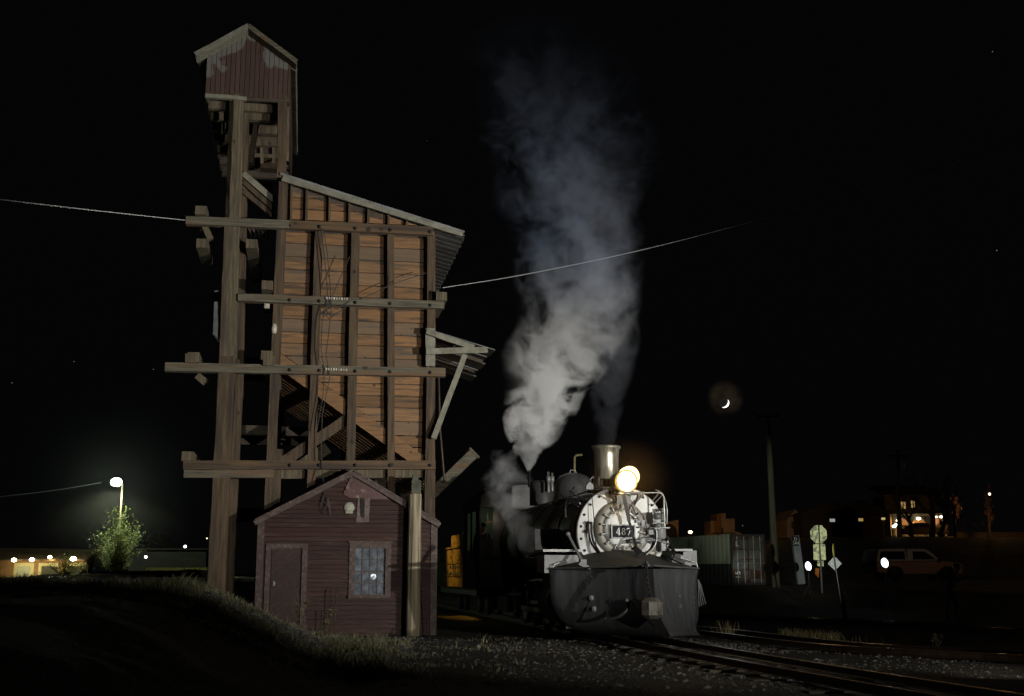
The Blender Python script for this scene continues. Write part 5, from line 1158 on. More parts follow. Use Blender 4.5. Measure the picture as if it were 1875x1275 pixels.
b = MB(); quadbox(b, O_ + dirS * .05 + dirE * .03, dirE, Wd - .06, dirS, LS, .02, H - .02); b.build('body', lowM, cn_)
doorM = M('dirty container door', (.20, .20, .17), (.09, .085, .07), 1.6, .25, .15, (1, 1, .6), 0, metal=.2, stain=(.10, .04, .025), stain_scale=1.0, stain_lo=.48, stain_hi=.6, spec=.8)
frM = M('dark container frame', (.05, .045, .04), (.03, .03, .028), 3, .5, .1)
for s in (0, 1):
    b = MB(); quadbox(b, O_ + dirE * (.09 + s * (Wd / 2 - .06)) - dirS * .02, dirE, Wd / 2 - .11, dirS, .04, .14, H - .12)
    for k in range(4): z = .3 + k * (H - .5) / 4; quadbox(b, O_ + dirE * (.12 + s * (Wd / 2 - .06)) - dirS * .035, dirE, Wd / 2 - .17, dirS, .02, z, z + (H - .5) / 4 - .08)
    dd = b.build('door', doorM, cn_)
    for k in (.28, .72):
        b = MB(); o_ = O_ + dirE * (.09 + s * (Wd / 2 - .06) + k * (Wd / 2 - .11)) - dirS * .09; b.tube([(o_.x, o_.y, .1), (o_.x, o_.y, H - .1)], .022, 6); b.tube([(o_.x, o_.y, 1.05), (o_.x + dirE.x * .3, o_.y + dirE.y * .3, 1.05)], .015, 5); b.build('lock_rod', pipe_m, dd)
b = MB()
for u0, wd_, z0_, z1_ in ((0, .09, 0, H), (Wd - .09, .09, 0, H), (.09, Wd - .18, 0, .13), (.09, Wd - .18, H - .11, H)): quadbox(b, O_ + dirE * u0 - dirS * .04, dirE, wd_, dirS, .12, z0_, z1_)
b.build('end_frame', frM, cn_)
refl = M('reflective white marking', (.85, .88, .7), (.7, .74, .6), 9, .4, 0)
def onend(uu, z): o_ = O_ + dirE * uu - dirS * .10; return (o_.x, o_.y, z)
text('L', .36, onend(.32, H * .76), (R(90), 0, angE), refl, cn_, 'door_mark', .003); text('15', .40, onend(.45, H * .20), (R(90), R(-90), angE), refl, cn_, 'door_mark', .003)
spot('container_glint', at(1349, 1037, D_ - 2.2), at(1351, 1036, D_) + Vector((.3, 0, 0)), 60, 38, .9, (.85, .93, 1), .1)  # added lamp close to the door to make its hot spot
# ------------------------------------------------------------------ pickup truck
D_ = 62; pL = at(1607, 1055, D_); zt_ = at(1680, 1059, D_).z
tr = empty('pickup_truck', (pL.x, D_, gh(pL.x + 2, D_)), R(12), 'pale pickup truck with a white camper shell, seen from its side', 'pickup truck')
S_ = 5.0 / 5.8
prof_low = [(0, .45), (0, 1.05), (.05, 1.08), (3.55, 1.10), (4.45, 1.13), (4.55, 1.12), (5.45, 1.02), (5.75, .92), (5.8, .6), (5.72, .38), (5.3, .38), (5.18, .62), (4.95, .78), (4.6, .80), (4.3, .66), (4.15, .36), (1.75, .36), (1.65, .62), (1.4, .78), (1.05, .80), (.75, .64), (.62, .40)]
cabp = [(2.05, 1.10), (2.12, 1.78), (2.35, 1.84), (3.35, 1.84), (3.6, 1.76), (4.42, 1.13)]
shell = [(.02, 1.08), (.18, 1.74), (.4, 1.82), (2.0, 1.84), (2.06, 1.10)]
truckM = M('orange tinted truck paint', (.34, .20, .14), (.28, .17, .12), 1, .35, 0, island=0); whiteM = M('white truck paint', (.5, .52, .5), (.45, .46, .45), 1, .35, 0, island=0); dkg = M('dark tinted glass', (.01, .01, .012), (.01, .01, .012), 1, .1, 0)
def truckpart(name, prof, y0, y1, m, bev=.04): b = MB(); b.prism([(x * S_, z * S_ * 1.02) for x, z in prof], y0 * S_, y1 * S_); return b.build(name, m, tr, bev)
truckpart('body', prof_low, 0, 1.95, truckM); truckpart('cab', cabp, .1, 1.85, whiteM, .06); truckpart('camper_shell', shell, .06, 1.89, whiteM, .05)
truckpart('window', [(2.5, 1.2), (2.5, 1.68), (3.3, 1.68), (4.05, 1.22)], .085, .11, dkg, 0); truckpart('window', [(.2, 1.2), (.34, 1.68), (1.9, 1.68), (1.95, 1.2)], .045, .07, dkg, 0)
for x, nm in ((1.2, 0), (4.72, 0)):
    for y in (.12, 1.75): b = MB(); b.lathe([(0, -.1), (.2, -.11), (.22, -.09), (.34, -.11), (.37, -.06), (.37, .08), (0, .1)], (x * S_, y * S_, .37 * S_), 'Y', 24, 1); b.build('wheel', blackm, tr)
for x in (2.75, 3.75): b = MB(); b.box((x * S_, -.01, 1.0 * S_), (.16, .03, .04)); b.build('door_handle', steel, tr)
b = MB(); b.box((5.72 * S_, .15, .85 * S_), (.12, .3, .16)); b.build('headlight', steel, tr); b = MB(); b.box((.0, .12, .95 * S_), (.06, .16, .3)); b.build('tail_light', M('red lens', (.3, .02, .02), (.2, .01, .01), 1, .2, 0), tr); b = MB(); b.box((4.2 * S_, -.12, 1.2 * S_), (.14, .2, .16)); b.build('wing_mirror', blackm, tr)
b = MB(); b.box((2.9 * S_, -.02, .33 * S_), (2.0, .1, .03)); b.build('side_step', rust_m, tr)
spot('pickup_fill', (30, 40, 9), (22, 62, 1.5), 600, 60, .8, (1, .66, .42), .2)  # added off-frame lamp to bring out the pickup
# parked cars behind, on the street
def car(px, D_, label, col, L_=4.4, rz=0):
    p = at(px, 1000, D_); r_ = empty('parked_car', (p.x, D_, gh(p.x, D_)), rz, label, 'car', 'cars parked on the street')
    m_ = M('car paint ' + label[:9], col, None, 1, .3, 0, island=0); b = MB(); b.prism([(0, .3), (.02, .8), (.9, .92), (L_ - 1.0, .95), (L_ - .1, .75), (L_, .4), (L_ - .1, .25), (.1, .25)], 0, 1.75); b.build('body', m_, r_, .08)
    b = MB(); b.prism([(.6, .9), (1.3, 1.4), (2.7, 1.42), (3.5, .93)], .12, 1.63); b.build('cabin', m_, r_, .08); b = MB(); b.prism([(.95, .95), (1.4, 1.32), (2.6, 1.34), (3.15, .95)], .10, .14); b.build('window', dkg, r_)
    for x in (.85, L_ - .9): b = MB(); b.lathe([(0, -.1), (.3, -.1), (.32, .08), (0, .1)], (x, .1, .32), 'Y', 18); b.build('wheel', blackm, r_)
car(1548, 150, 'low grey car parked left of the pickup on the street', (.10, .09, .08)); car(1592, 146, 'reddish car parked between the grey car and the far pole', (.25, .08, .04)); car(1655, 122, 'dark car parked in front of the lit porch', (.05, .04, .035), 4.8)
# ------------------------------------------------------------------ lit house behind the trees
D_ = 130
def hx(px, py): return at(px, py, D_)
hb = hx(1650, 990); z0 = gh(hb.x + 3, D_) - .3; hs = empty('lit_house', (hb.x, D_, z0), R(6), 'two storey house with a lamp lit porch of arches behind bare trees', 'house')
def hp(px, py, v=0): q = hx(px, py); return Vector((q.x - hb.x, v, q.z - z0))
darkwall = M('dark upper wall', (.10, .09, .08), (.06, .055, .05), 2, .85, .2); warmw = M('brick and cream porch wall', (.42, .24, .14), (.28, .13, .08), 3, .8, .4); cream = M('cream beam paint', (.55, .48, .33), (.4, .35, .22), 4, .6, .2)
x0, x1 = hp(1648, 980).x, hp(1752, 980).x; zp = hp(1700, 963).z; zr = hp(1700, 944).z
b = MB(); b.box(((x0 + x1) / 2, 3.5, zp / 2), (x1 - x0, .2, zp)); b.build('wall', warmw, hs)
b = MB(); b.box(((x0 + x1) / 2, 5.2, (zr + hp(1700, 905).z) / 2), (x1 - x0, 3.4, hp(1700, 905).z - zr)); b.build('upper_wall', darkwall, hs)
b = MB(); zz = hp(1700, 903).z; b.slab((x0 - .6, 2.8, zz), (x1 + .6, 2.8, zz), (x1 + .6, 7.5, zz + 1.4), (x0 - .6, 7.5, zz + 1.4), .15); b.build('roof', darkwall, hs)
b = MB()      # arched fascia in front of the porch
na = 3; wa = (x1 - x0) / na
for i in range(na):
    xa = x0 + i * wa; top = zr + .1; base = zp + .1; P = []
    for k in range(9): a = math.pi * k / 8; P.append((xa + wa / 2 - wa * .40 * math.cos(a), base + (top - base) * .75 * math.sin(a)))
    for k in range(8): b.prism([P[k], P[k + 1], (P[k + 1][0], top), (P[k][0], top)], 1.8, 1.9)
    b.prism([(xa, base - .1), (xa + wa * .1, base - .1), (xa + wa * .1, top), (xa, top)], 1.8, 1.9); b.prism([(xa + wa * .9, base - .1), (xa + wa, base - .1), (xa + wa, top), (xa + wa * .9, top)], 1.8, 1.9)
b.build('arch_fascia', darkwall, hs)
b = MB(); b.box(((x0 + x1) / 2, 1.7, zp - .0), (x1 - x0 + .2, .25, .34)); b.build('porch_beam', cream, hs)
b = MB(); b.box(((x0 + x1) / 2, 3.38, (zp + zr) / 2), (x1 - x0, .05, zr - zp)); b.build('brick_band', warmw, hs)
for f in (0, .16, .33, .5, .66, .82, .99): b = MB(); b.box((x0 + (x1 - x0) * f, 1.7, zp / 2 - .1), (.16, .16, zp)); b.build('porch_column', cream, hs)
for f in (.1, .28, .55, .75, .9): b = MB(); b.box((x0 + (x1 - x0) * f, 3.36, .35 + zp * .4), (.6, .06, zp * .75)); b.build('window', M('curtained window', (.18, .16, .12), (.07, .06, .05), 5, .3, .1), hs)
b = MB(); b.slab((x0 - .2, 1.5, zr + .3), (x1 + .2, 1.5, zr + .3), (x1 + .2, 3.6, zr + .9), (x0 - .2, 3.6, zr + .9), .1); b.build('porch_roof', darkwall, hs)
winE = EM('warm lit upstairs window', (1, .62, .22), .33)
for a_ in ((1672, 915, 1685, 929), (1694, 913, 1703, 927)):
    p, q = hp(a_[0], a_[1], 3.4), hp(a_[2], a_[3], 3.4); fr = MB(); fr.box(((p.x + q.x) / 2, 3.45, (p.z + q.z) / 2), (abs(q.x - p.x) + .12, .06, abs(p.z - q.z) + .12)); wf = fr.build('window_frame', darkwall, hs)
    for i in range(2):
        for j in range(2):
            b = MB(); b.box((p.x + (q.x - p.x) * (i + .5) / 2, 3.39, q.z + (p.z - q.z) * (j + .5) / 2), (abs(q.x - p.x) / 2 - .07, .04, abs(p.z - q.z) / 2 - .07)); b.build('pane', winE, wf)
lampE = EM('porch lamp', (1, .86, .48), 11)
for px, py, e_, r_ in ((1655, 952.5, 40, .17), (1695, 948.5, 60, .21), (1730, 945, 22, .1), (1739, 945, 40, .16)):
    c = hp(px, py, 1.5); b = MB(); b.ball(c, r_, 12, 8, (1.2, 1, .7)); b.build('porch_lamp', lampE, hs)
    wpos = hs.matrix_world.to_translation(); q = Matrix.Rotation(R(6), 3, 'Z') @ (c + Vector((0, 1.0, -.25))) + Vector((hb.x, D_, z0)); point('porch_light', q, e_, (1, .70, .30), .15)
point('street_wash', hx(1700, 950) + Vector((2, -12, .5)), 420, (1, .48, .12), .3)
# tree trunks silhouetted before the house
bark = M('dark bark', (.05, .035, .025), (.025, .018, .013), 4, .9, .4)
def bare_tree(px, py0, px1, py1, D_, label, seed, r0=.22):
    rr = random.Random(seed); a = at(px, py0, D_); c = at(px1, py1, D_); a.z = gh(a.x, D_) - .2; r_ = empty('bare_tree', a, 0, label, 'tree', 'bare trees before the lit house'); b = MB(); t_ = c - a
    b.tube([t_ * 0, t_ * .3 + Vector((rr.uniform(-.2, .2), 0, 0)), t_ * .65 + Vector((rr.uniform(-.2, .2), 0, 0)), t_], [r0, r0 * .85, r0 * .7, r0 * .45], 8); b.build('trunk', bark, r_); b = MB()
    def br(p, d, L_, r__, n):
        q = p + d * L_; b.tube([p, p.lerp(q, .5) + Vector((rr.uniform(-.1, .1), 0, rr.uniform(-.1, .1))) * L_, q], [r__, r__ * .7, r__ * .4], 4)
        if n: 
            for k in range(3): br(p.lerp(q, rr.uniform(.4, 1)), (d + Vector((rr.uniform(-.8, .8), rr.uniform(-.8, .8), rr.uniform(-.1, .7)))).normalized(), L_ * rr.uniform(.5, .8), r__ * .5, n - 1)
    for k in range(5): br(t_ * rr.uniform(.5, 1), Vector((rr.uniform(-1, 1), rr.uniform(-1, 1), rr.uniform(.5, 1.3))).normalized(), rr.uniform(1.4, 2.4), r0 * .4, 3)
    b.build('crown', bark, r_)
bare_tree(1674, 985, 1662, 945, 112, 'leaning dark tree trunk left before the lit porch', 1, .2); bare_tree(1706, 1000, 1703, 900, 108, 'thick straight dark trunk before the middle of the porch', 2, .3)
bare_tree(1723, 1000, 1735, 930, 108, 'dark trunk leaning right before the porch', 3, .24); bare_tree(1752, 995, 1748, 930, 112, 'thin dark tree at the right corner of the porch', 4, .18)
# leafy tree with orange lit leaves right of the porch, hedge of leaves
leafO = M('orange lit autumn leaves', (.30, .14, .05), (.16, .07, .03), 3, .7, 0, island=.5)
def leaf_cloud(mb, c, r, n, s, rr, sq=(1, 1, 1)):
    for i in range(n):
        v = Vector((rr.gauss(0, 1), rr.gauss(0, 1), rr.gauss(0, 1))).normalized() * (rr.random() ** .45); p = Vector(c) + Vector((v.x * r * sq[0], v.y * r * sq[1], v.z * r * sq[2])); a = Vector((rr.uniform(-1, 1), rr.uniform(-1, 1), rr.uniform(-1, 1))).normalized() * s; d2 = a.orthogonal().normalized() * s * .5
        mb.add([p - a, p + d2, p + a, p - d2], [(0, 1, 2, 3)])
rr = random.Random(5)
q = at(1749, 985, 118); lt_ = empty('leafy_tree', (q.x, 118, gh(q.x, 118)), 0, 'small tree with orange lit leaves at the right corner of the lit house', 'tree'); b = MB(); b.tube([(0, 0, -.2), (.1, 0, 2), (0, 0, 3.6)], [.15, .1, .05], 8); b.build('trunk', bark, lt_); b = MB()
for k in range(7): leaf_cloud(b, (rr.uniform(-.6, .8), rr.uniform(-.5, .5), 2.2 + k * .28), .5, 60, .09, rr)
b.build('crown', leafO, lt_)
q = at(1782, 982, 112); hd = MB()
for k in range(12): leaf_cloud(hd, (rr.uniform(-1.6, 1.6), rr.uniform(-.4, .4), rr.uniform(.2, 1.6)), .5, 55, .07, rr)
o = hd.build('shrub', leafO); o.location = (q.x, 112, gh(q.x, 112)); tag(o, 'loose shrub with orange glinting leaves right of the lit house', 'shrub')
q = at(1812, 990, 100); b = MB(); b.tube([(0, 0, 0), (.1, 0, 2.2), (0, 0, 4.6)], [.16, .1, .04], 8)
lt_ = empty('leafy_tree', (q.x, 100, gh(q.x, 100)), 0, 'tall narrow dark tree at the far right edge with a few lit leaves', 'tree'); b.build('trunk', bark, lt_); b = MB()
for k in range(9): leaf_cloud(b, (rr.uniform(-.35, .35), 0, 1.6 + k * .36), .34, 45, .07, rr)
b.build('crown', leafO, lt_)
point('edge_lamp', at(1812, 906, 97), 26, (1, .7, .35), .08); b = MB(); b.ball((0, 0, 0), .1, 10, 6); o = b.build('small_lamp', EM('small lamp', (1, .85, .55), 5)); o.location = at(1812, 905, 97); tag(o, 'tiny lamp glinting in the tall tree at the far right', 'lamp')
# low street wall catching orange light
b = MB(); a_ = at(1752, 982, 104); c_ = at(1880, 978, 104); b.box((0, 0, 0), ((c_ - a_).length, .25, .7)); o = b.build('low_wall', M('low plaster wall', (.3, .2, .12), (.2, .13, .08), 3, .8, .3)); o.location = (a_ + c_) / 2 + Vector((0, 0, -.1)); tag(o, 'low roadside wall lit orange at the far right', 'wall')
point('roadside_spill', at(1830, 950, 98), 60, (1, .55, .18), .2)  # added orange spill on the wall, no lamp head built
# small posts with lamps left of the pole
q = at(1620, 995, 90); r_ = empty('lamp_post', (q.x, 90, gh(q.x, 90)), 0, 'thin lamp post left of the far utility pole', 'lamp post'); hh = at(1620, 950, 90).z - gh(q.x, 90); b = MB(); b.tube([(0, 0, 0), (0, 0, hh)], .045, 6); b.build('pole', M('yellowish post', (.3, .26, .12), (.2, .17, .08), 4, .6, 0), r_); b = MB(); b.box((0, 0, hh), (.24, .2, .16)); b.build('lamp', EM('dim lamp', (1, .75, .35), .5), r_)
for (px, py, s, c_, lb) in ((1637, 964, .13, (.8, 1, .95), 'upper cold white lamp left of the far pole'), (1640, 961, .10, (.8, 1, .95), 'lower cold white lamp left of the far pole')):
    b = MB(); b.ball((0, 0, 0), s, 10, 6, (1.4, 1, .9)); o = b.build('wall_lamp', EM('cold lamp', c_, 3)); o.location = at(px, py, 93); tag(o, lb, 'lamp', 'cold white lamps')
for (px, py, wd_, hh, c_, lb) in ((1524, 953, .5, .32, (.75, .9, .7), 'pale lit window of an unseen house above the octagonal sign'), (1576, 952, .45, .3, (.9, .6, .2), 'yellowish lit window between the signs and the far pole')):
    p = at(px, py, 120); r_ = empty('dark_cottage', (p.x, 120, gh(p.x, 120) - .5), 0, lb.replace('window of an unseen house', 'window in a dark cottage').replace('yellowish lit window', 'dark cottage with a yellowish lit window'), 'house', 'dark cottages'); zz = p.z - (gh(p.x, 120) - .5)
    b = MB(); b.box((0, 2, zz / 2 + .3), (6, 4, zz + .6)); b.build('wall', bark, r_); b = MB(); b.prism([(-3.4, zz + .6), (3.4, zz + .6), (0, zz + 2)], -.3, 4.3); b.build('roof', bark, r_)
    b = MB(); 
    for i in (-1, 1): b.box((i * wd_ * .27, -.03, zz), (wd_ * .5, .04, hh))
    b.build('window', EM('cottage window', c_, .35), r_)
# ------------------------------------------------------------------ adobe style facades lit orange
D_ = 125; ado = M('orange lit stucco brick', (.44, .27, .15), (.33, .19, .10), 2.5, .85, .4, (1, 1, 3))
def facade(name, label, poly, dpt, x0px, zpy, openings=(), cat='building'):
    o0 = at(x0px, zpy, D_); r_ = empty(name, (o0.x, D_, 0), R(4), label, cat); P = []
    for px, py in poly: q = at(px, py, D_); P.append((q.x - o0.x, q.z))
    b = MB(); b.prism(P, 0, dpt); b.build('wall', ado, r_)
    for poly2 in openings:
        b = MB(); b.prism([(at(px, py, D_).x - o0.x, at(px, py, D_).z) for px, py in poly2], -.03, .05); b.build('opening', blackm, r_)
    return r_
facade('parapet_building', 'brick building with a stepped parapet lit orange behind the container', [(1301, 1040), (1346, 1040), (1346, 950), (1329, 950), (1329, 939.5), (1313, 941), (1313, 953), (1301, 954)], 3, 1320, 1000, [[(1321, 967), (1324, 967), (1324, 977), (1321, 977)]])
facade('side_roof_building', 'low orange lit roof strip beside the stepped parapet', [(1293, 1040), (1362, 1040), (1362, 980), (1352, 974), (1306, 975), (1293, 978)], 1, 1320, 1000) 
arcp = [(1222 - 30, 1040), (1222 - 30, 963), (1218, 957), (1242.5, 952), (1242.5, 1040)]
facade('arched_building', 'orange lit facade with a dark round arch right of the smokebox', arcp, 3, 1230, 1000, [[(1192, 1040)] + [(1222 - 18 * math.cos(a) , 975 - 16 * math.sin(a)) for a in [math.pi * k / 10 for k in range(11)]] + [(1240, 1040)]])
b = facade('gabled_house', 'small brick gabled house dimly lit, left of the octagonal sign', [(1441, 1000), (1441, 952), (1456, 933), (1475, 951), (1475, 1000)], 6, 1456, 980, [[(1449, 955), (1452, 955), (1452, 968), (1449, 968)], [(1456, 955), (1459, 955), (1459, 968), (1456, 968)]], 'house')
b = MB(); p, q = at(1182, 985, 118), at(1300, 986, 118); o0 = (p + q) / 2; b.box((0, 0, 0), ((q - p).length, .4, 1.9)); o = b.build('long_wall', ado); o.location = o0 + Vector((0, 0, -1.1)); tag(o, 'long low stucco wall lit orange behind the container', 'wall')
point('adobe_light', at(1325, 950, 112), 70, (1, .50, .10), .2); point('adobe_light', at(1262, 972, 116), 130, (1, .48, .08), .2); point('adobe_light', at(1236, 962, 118), 20, (1, .52, .12), .2); point('gable_light', at(1452, 950, 116), 9, (1, .5, .15), .2)
def street_lamp(px, py, D_, r, col, strength, label, name='street_lamp', base=None, lean=0, group=None):
    p = at(px, py, D_); z0 = gh(p.x, D_) - .2 if base is None else base; r_ = empty(name, (p.x + lean, D_, z0), 0, label, 'street lamp', group); h = p.z - z0
    b = MB(); b.tube([(0, 0, 0), (0, 0, h - .1)], .045, 8); b.tube([(0, 0, h - .12), (-lean, 0, h + r * .2)], .03, 6); b.build('pole', dkp, r_); b = MB(); b.ball((-lean, 0, h), r, 16, 10, (1.15, 1, .9)); b.build('lamp_globe', EM('lit globe', col, min(strength, 14)), r_); return r_
street_lamp(1264, 974.5, 114, .16, (1, .7, .25), 12, 'sodium street lamp glowing orange above the container', group='street lamps in the distance')
b = MB(); b.box((0, 0, 0), (.45, .2, .1)); o = b.build('roof_vent', ado); o.location = at(1259, 980, 112); tag(o, 'small lit flat hood below the sodium lamp', 'vent')
# ------------------------------------------------------------------ left background
lp = street_lamp(213, 883, 60.5, .25, (.90, 1, .82), 40, 'tall yard lamp blazing greenish white above the bush', lean=.33)
q_ = at(213, 883, 60.2) + Vector((0, -.3, -.35)); spot('yard_lamp_light', q_, q_ - Vector((0, 0, 5)), 2200, 150, .4, (.88, 1, .62), .3); point('yard_lamp_glow', q_, 500, (.8, 1, .75), .2)
# motel range with four lamps
D_ = 70; o0 = at(100, 1052, D_); ml = empty('motel_wing', (o0.x, D_, 0), R(-3), 'long low motel wing with four lamps and pale door frames', 'building')
def mo(px, py): q = at(px, py, D_); return (q.x - o0.x, q.z)
brick = M('brown brick wall', (.34, .20, .10), (.24, .13, .07), 2, .85, .4, (1, 1, 5)); creamw = M('cream trim', (.6, .55, .35), (.45, .4, .26), 4, .6, .1); dkd = M('dark door paint', (.05, .05, .04), (.03, .03, .025), 4, .6, .1); tanr = M('tan roof fascia', (.22, .15, .09), (.15, .10, .06), 2, .8, .2, (1, 1, 4))
b = MB(); b.prism([(mo(-60, 1100)[0], -.5), (mo(160, 1100)[0], -.5), mo(160, 1026), mo(-60, 1026)], 0, .3); b.build('wall', brick, ml)
P = [mo(-60, 1003), mo(170, 1008), mo(170, 1027), mo(-60, 1027)]; b = MB(); b.add([(x, -.9 if i > 1 else 1.0, z) for i, (x, z) in enumerate(P)] + [(x, -.85 if i > 1 else 1.1, z + .06) for i, (x, z) in enumerate(P)], [(0, 1, 2, 3), (7, 6, 5, 4), (0, 4, 5, 1), (2, 6, 7, 3), (1, 5, 6, 2), (0, 3, 7, 4)]); b.build('roof', tanr, ml)
for px in (42, 88, 140):
    (a0, a1), (c0_, c1_) = mo(px - 17, 1031), mo(px + 17, 1075); b = MB(); b.box(((a0 + c0_) / 2, -.02, (a1 + c1_) / 2), (c0_ - a0, .06, a1 - c1_)); f_ = b.build('door_frame', creamw, ml); (a0, a1), (c0_, c1_) = mo(px - 11, 1037), mo(px + 10 + (6 if px == 88 else 0), 1075); b = MB(); b.box(((a0 + c0_) / 2, -.06, (a1 + c1_) / 2), (c0_ - a0, .04, a1 - c1_)); b.build('door', dkd if px > 60 else M('lit curtain', (.4, .42, .36), (.3, .3, .26), 4, .6, 0), f_)
lE = EM('motel lamp', (1, .95, .55), 18)
for px, py, r_ in ((41, 1026, .12), (74, 1025.5, .12), (107, 1021, .10), (150, 1024, .15)):
    (u_, z_) = mo(px, py); b = MB(); b.ball((u_, -1.15, z_), r_, 12, 8, (1.2, 1, .9)); b.build('porch_lamp', lE, ml); q = Matrix.Rotation(R(-3), 3, 'Z') @ Vector((u_, -1.0, z_ - .22)) + Vector((o0.x, D_, 0)); point('motel_light', q, 22, (1, .84, .36), .1)
# bushes
leafG = bpy.data.materials.new('green lamp lit leaves'); leafG.use_nodes = True; t = leafG.node_tree; bs = t.nodes['Principled BSDF']; ge = N(t, 'ShaderNodeNewGeometry'); rp = N(t, 'ShaderNodeValToRGB'); t.links.new(ge.outputs['Random Per Island'], rp.inputs[0]); rp.color_ramp.elements[0].color = (.06, .085, .02, 1); rp.color_ramp.elements[1].color = (.16, .18, .04, 1); t.links.new(rp.outputs[0], bs.inputs['Base Color']); bs.inputs['Roughness'].default_value = .6
tl_ = N(t, 'ShaderNodeBsdfTranslucent'); t.links.new(rp.outputs[0], tl_.inputs[0]); mx_ = N(t, 'ShaderNodeMixShader'); mx_.inputs[0].default_value = .5; t.links.new(bs.outputs[0], mx_.inputs[1]); t.links.new(tl_.outputs[0], mx_.inputs[2]); t.links.new(mx_.outputs[0], t.nodes['Material Output'].inputs[0])
def bush(px, py_base, D_, h, spread, n, label, seed, m=leafG, base_z=None, name='bush', grp=None):
    rr = random.Random(seed); p = at(px, py_base, D_); r_ = empty(name, p, 0, label, 'bush', grp); st = MB(); lf = MB()
    for k in range(n):
        a = rr.uniform(0, 6.28); sp_ = rr.random() ** .7 * spread * rr.uniform(.75, 1.15); top = Vector((math.cos(a) * sp_, math.sin(a) * sp_, h * (1 - .42 * (sp_ / spread) ** 2) * rr.uniform(.5, 1.12))); pts = [Vector((math.cos(a) * .15 * rr.random(), math.sin(a) * .15 * rr.random(), -.3))]
        for j in range(1, 7): f = j / 6; pts.append(Vector((top.x * f ** 1.25, top.y * f ** 1.25, top.z * f)) + Vector((rr.uniform(-.05, .05), rr.uniform(-.05, .05), 0)))
        st.tube(pts, [.02, .016, .013, .010, .008, .006, .004], 4)
        for j in range(rr.choice([12, 24, 34])):
            f = rr.uniform(.2, 1.0); i0 = min(5, int(f * 6)); q = pts[i0].lerp(pts[i0 + 1], f * 6 - i0) + Vector((rr.gauss(0, .09), rr.gauss(0, .09), rr.gauss(0, .07))); s = rr.uniform(.025, .048) * (1.35 if D_ > 56 else 1); a_ = Vector((rr.uniform(-1, 1), rr.uniform(-1, 1), rr.uniform(-.2, 1))).normalized() * s; d2 = a_.orthogonal().normalized() * s * .5
            lf.add([q - a_, q + d2, q + a_, q - d2], [(0, 1, 2, 3)])
    st.build('stems', bark, r_); lf.build('leaves', m, r_); return r_
bush(212, 1060, 58.5, 3.35, 1.55, 130, 'tall feathery green bush below the yard lamp', 11)
leafY = M('yellow autumn leaves', (.34, .22, .06), (.2, .13, .04), 3, .7, 0, island=.4)
bush(118, 1062, 55, 1.35, 1.0, 40, 'low dark green shrub in front of the motel wing', 12); bush(152, 1060, 56, .95, .55, 34, 'small golden brown shrub at the motel end lamp', 13, leafY); bush(165, 1040, 50, 1.1, .6, 14, 'thin leaning yellow sprays left of the tall bush', 14, leafY)
# reddish tree far behind
q = at(303, 1010, 90); ft = empty('autumn_tree', (q.x, 90, .5), 0, 'dim reddish brown tree far behind the bush', 'tree'); b = MB(); b.tube([(0, 0, 0), (0, 0, 2.5)], .15, 6); b.build('trunk', bark, ft); b = MB(); rr = random.Random(8)
for k in range(12): leaf_cloud(b, (rr.uniform(-1.3, 1.3), rr.uniform(-1, 1), rr.uniform(1.6, 3.6)), .6, 90, .08, rr)
b.build('crown', M('reddish leaves', (.14, .07, .03), (.08, .04, .02), 3, .8, 0, island=.4), ft)
# long low flat wagon silhouettes and lit wall behind the leg
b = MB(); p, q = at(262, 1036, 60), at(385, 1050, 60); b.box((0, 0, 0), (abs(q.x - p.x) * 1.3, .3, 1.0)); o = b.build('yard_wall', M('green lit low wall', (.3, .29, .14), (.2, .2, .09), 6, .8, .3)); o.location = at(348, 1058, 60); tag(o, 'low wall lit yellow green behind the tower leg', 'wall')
point('wall_light', at(345, 1035, 57.5), 14, (.9, .9, .3), .1)
fw_ = empty('flat_wagon', (at(240, 1048, 48).x, 48, .9), R(3), 'dark flat wagon standing on the embankment by the bush', 'wagon'); b = MB(); b.prism([(-2.4, .45), (-1.2, .62), (2.8, .66), (2.8, .1), (-2.2, .1)], 0, 2); b.build('deck', blackm, fw_); b = MB()
for x in (-1.6, 2): b.lathe([(0, -.1), (.3, -.1), (.3, .1), (0, .1)], (x, 0, .05), 'Y', 14)
b.build('wheels', blackm, fw_)
dk = empty('dark_store_building', (at(320, 1040, 66).x, 66, .4), 0, 'dark flat roofed building behind the bush and the leg', 'building'); b = MB(); zt2 = at(320, 1008, 66).z - .4; b.box((0, 0, zt2 / 2), (abs(at(262, 1000, 66).x - at(400, 1000, 66).x), 3, zt2)); b.build('wall', soot, dk); b = MB(); b.box((0, 0, zt2 + .04), (4.6, 3.3, .08)); b.build('roof', soot, dk)
mc = empty('spare_truck_frame', (at(352, 1060, 47).x, 47, at(352, 1068, 47).z), .2, 'dark wheel truck with levers standing left of the tower leg', 'wheel truck'); b = MB(); b.box((0, 0, .28), (.75, .4, .14)); b.box((-.1, 0, .5), (.5, .3, .06)); b.lathe([(0, -.25), (.2, -.25), (.2, -.2), (0, -.2)], (-.25, 0, .2), 'Y', 14); b.lathe([(0, -.25), (.2, -.25), (.2, -.2), (0, -.2)], (.25, 0, .2), 'Y', 14)
for k in range(4): b.tube([(-.3 + k * .18, 0, .3), (-.32 + k * .2, 0, .62)], .015, 4)
b.build('bogie', blackm, mc)
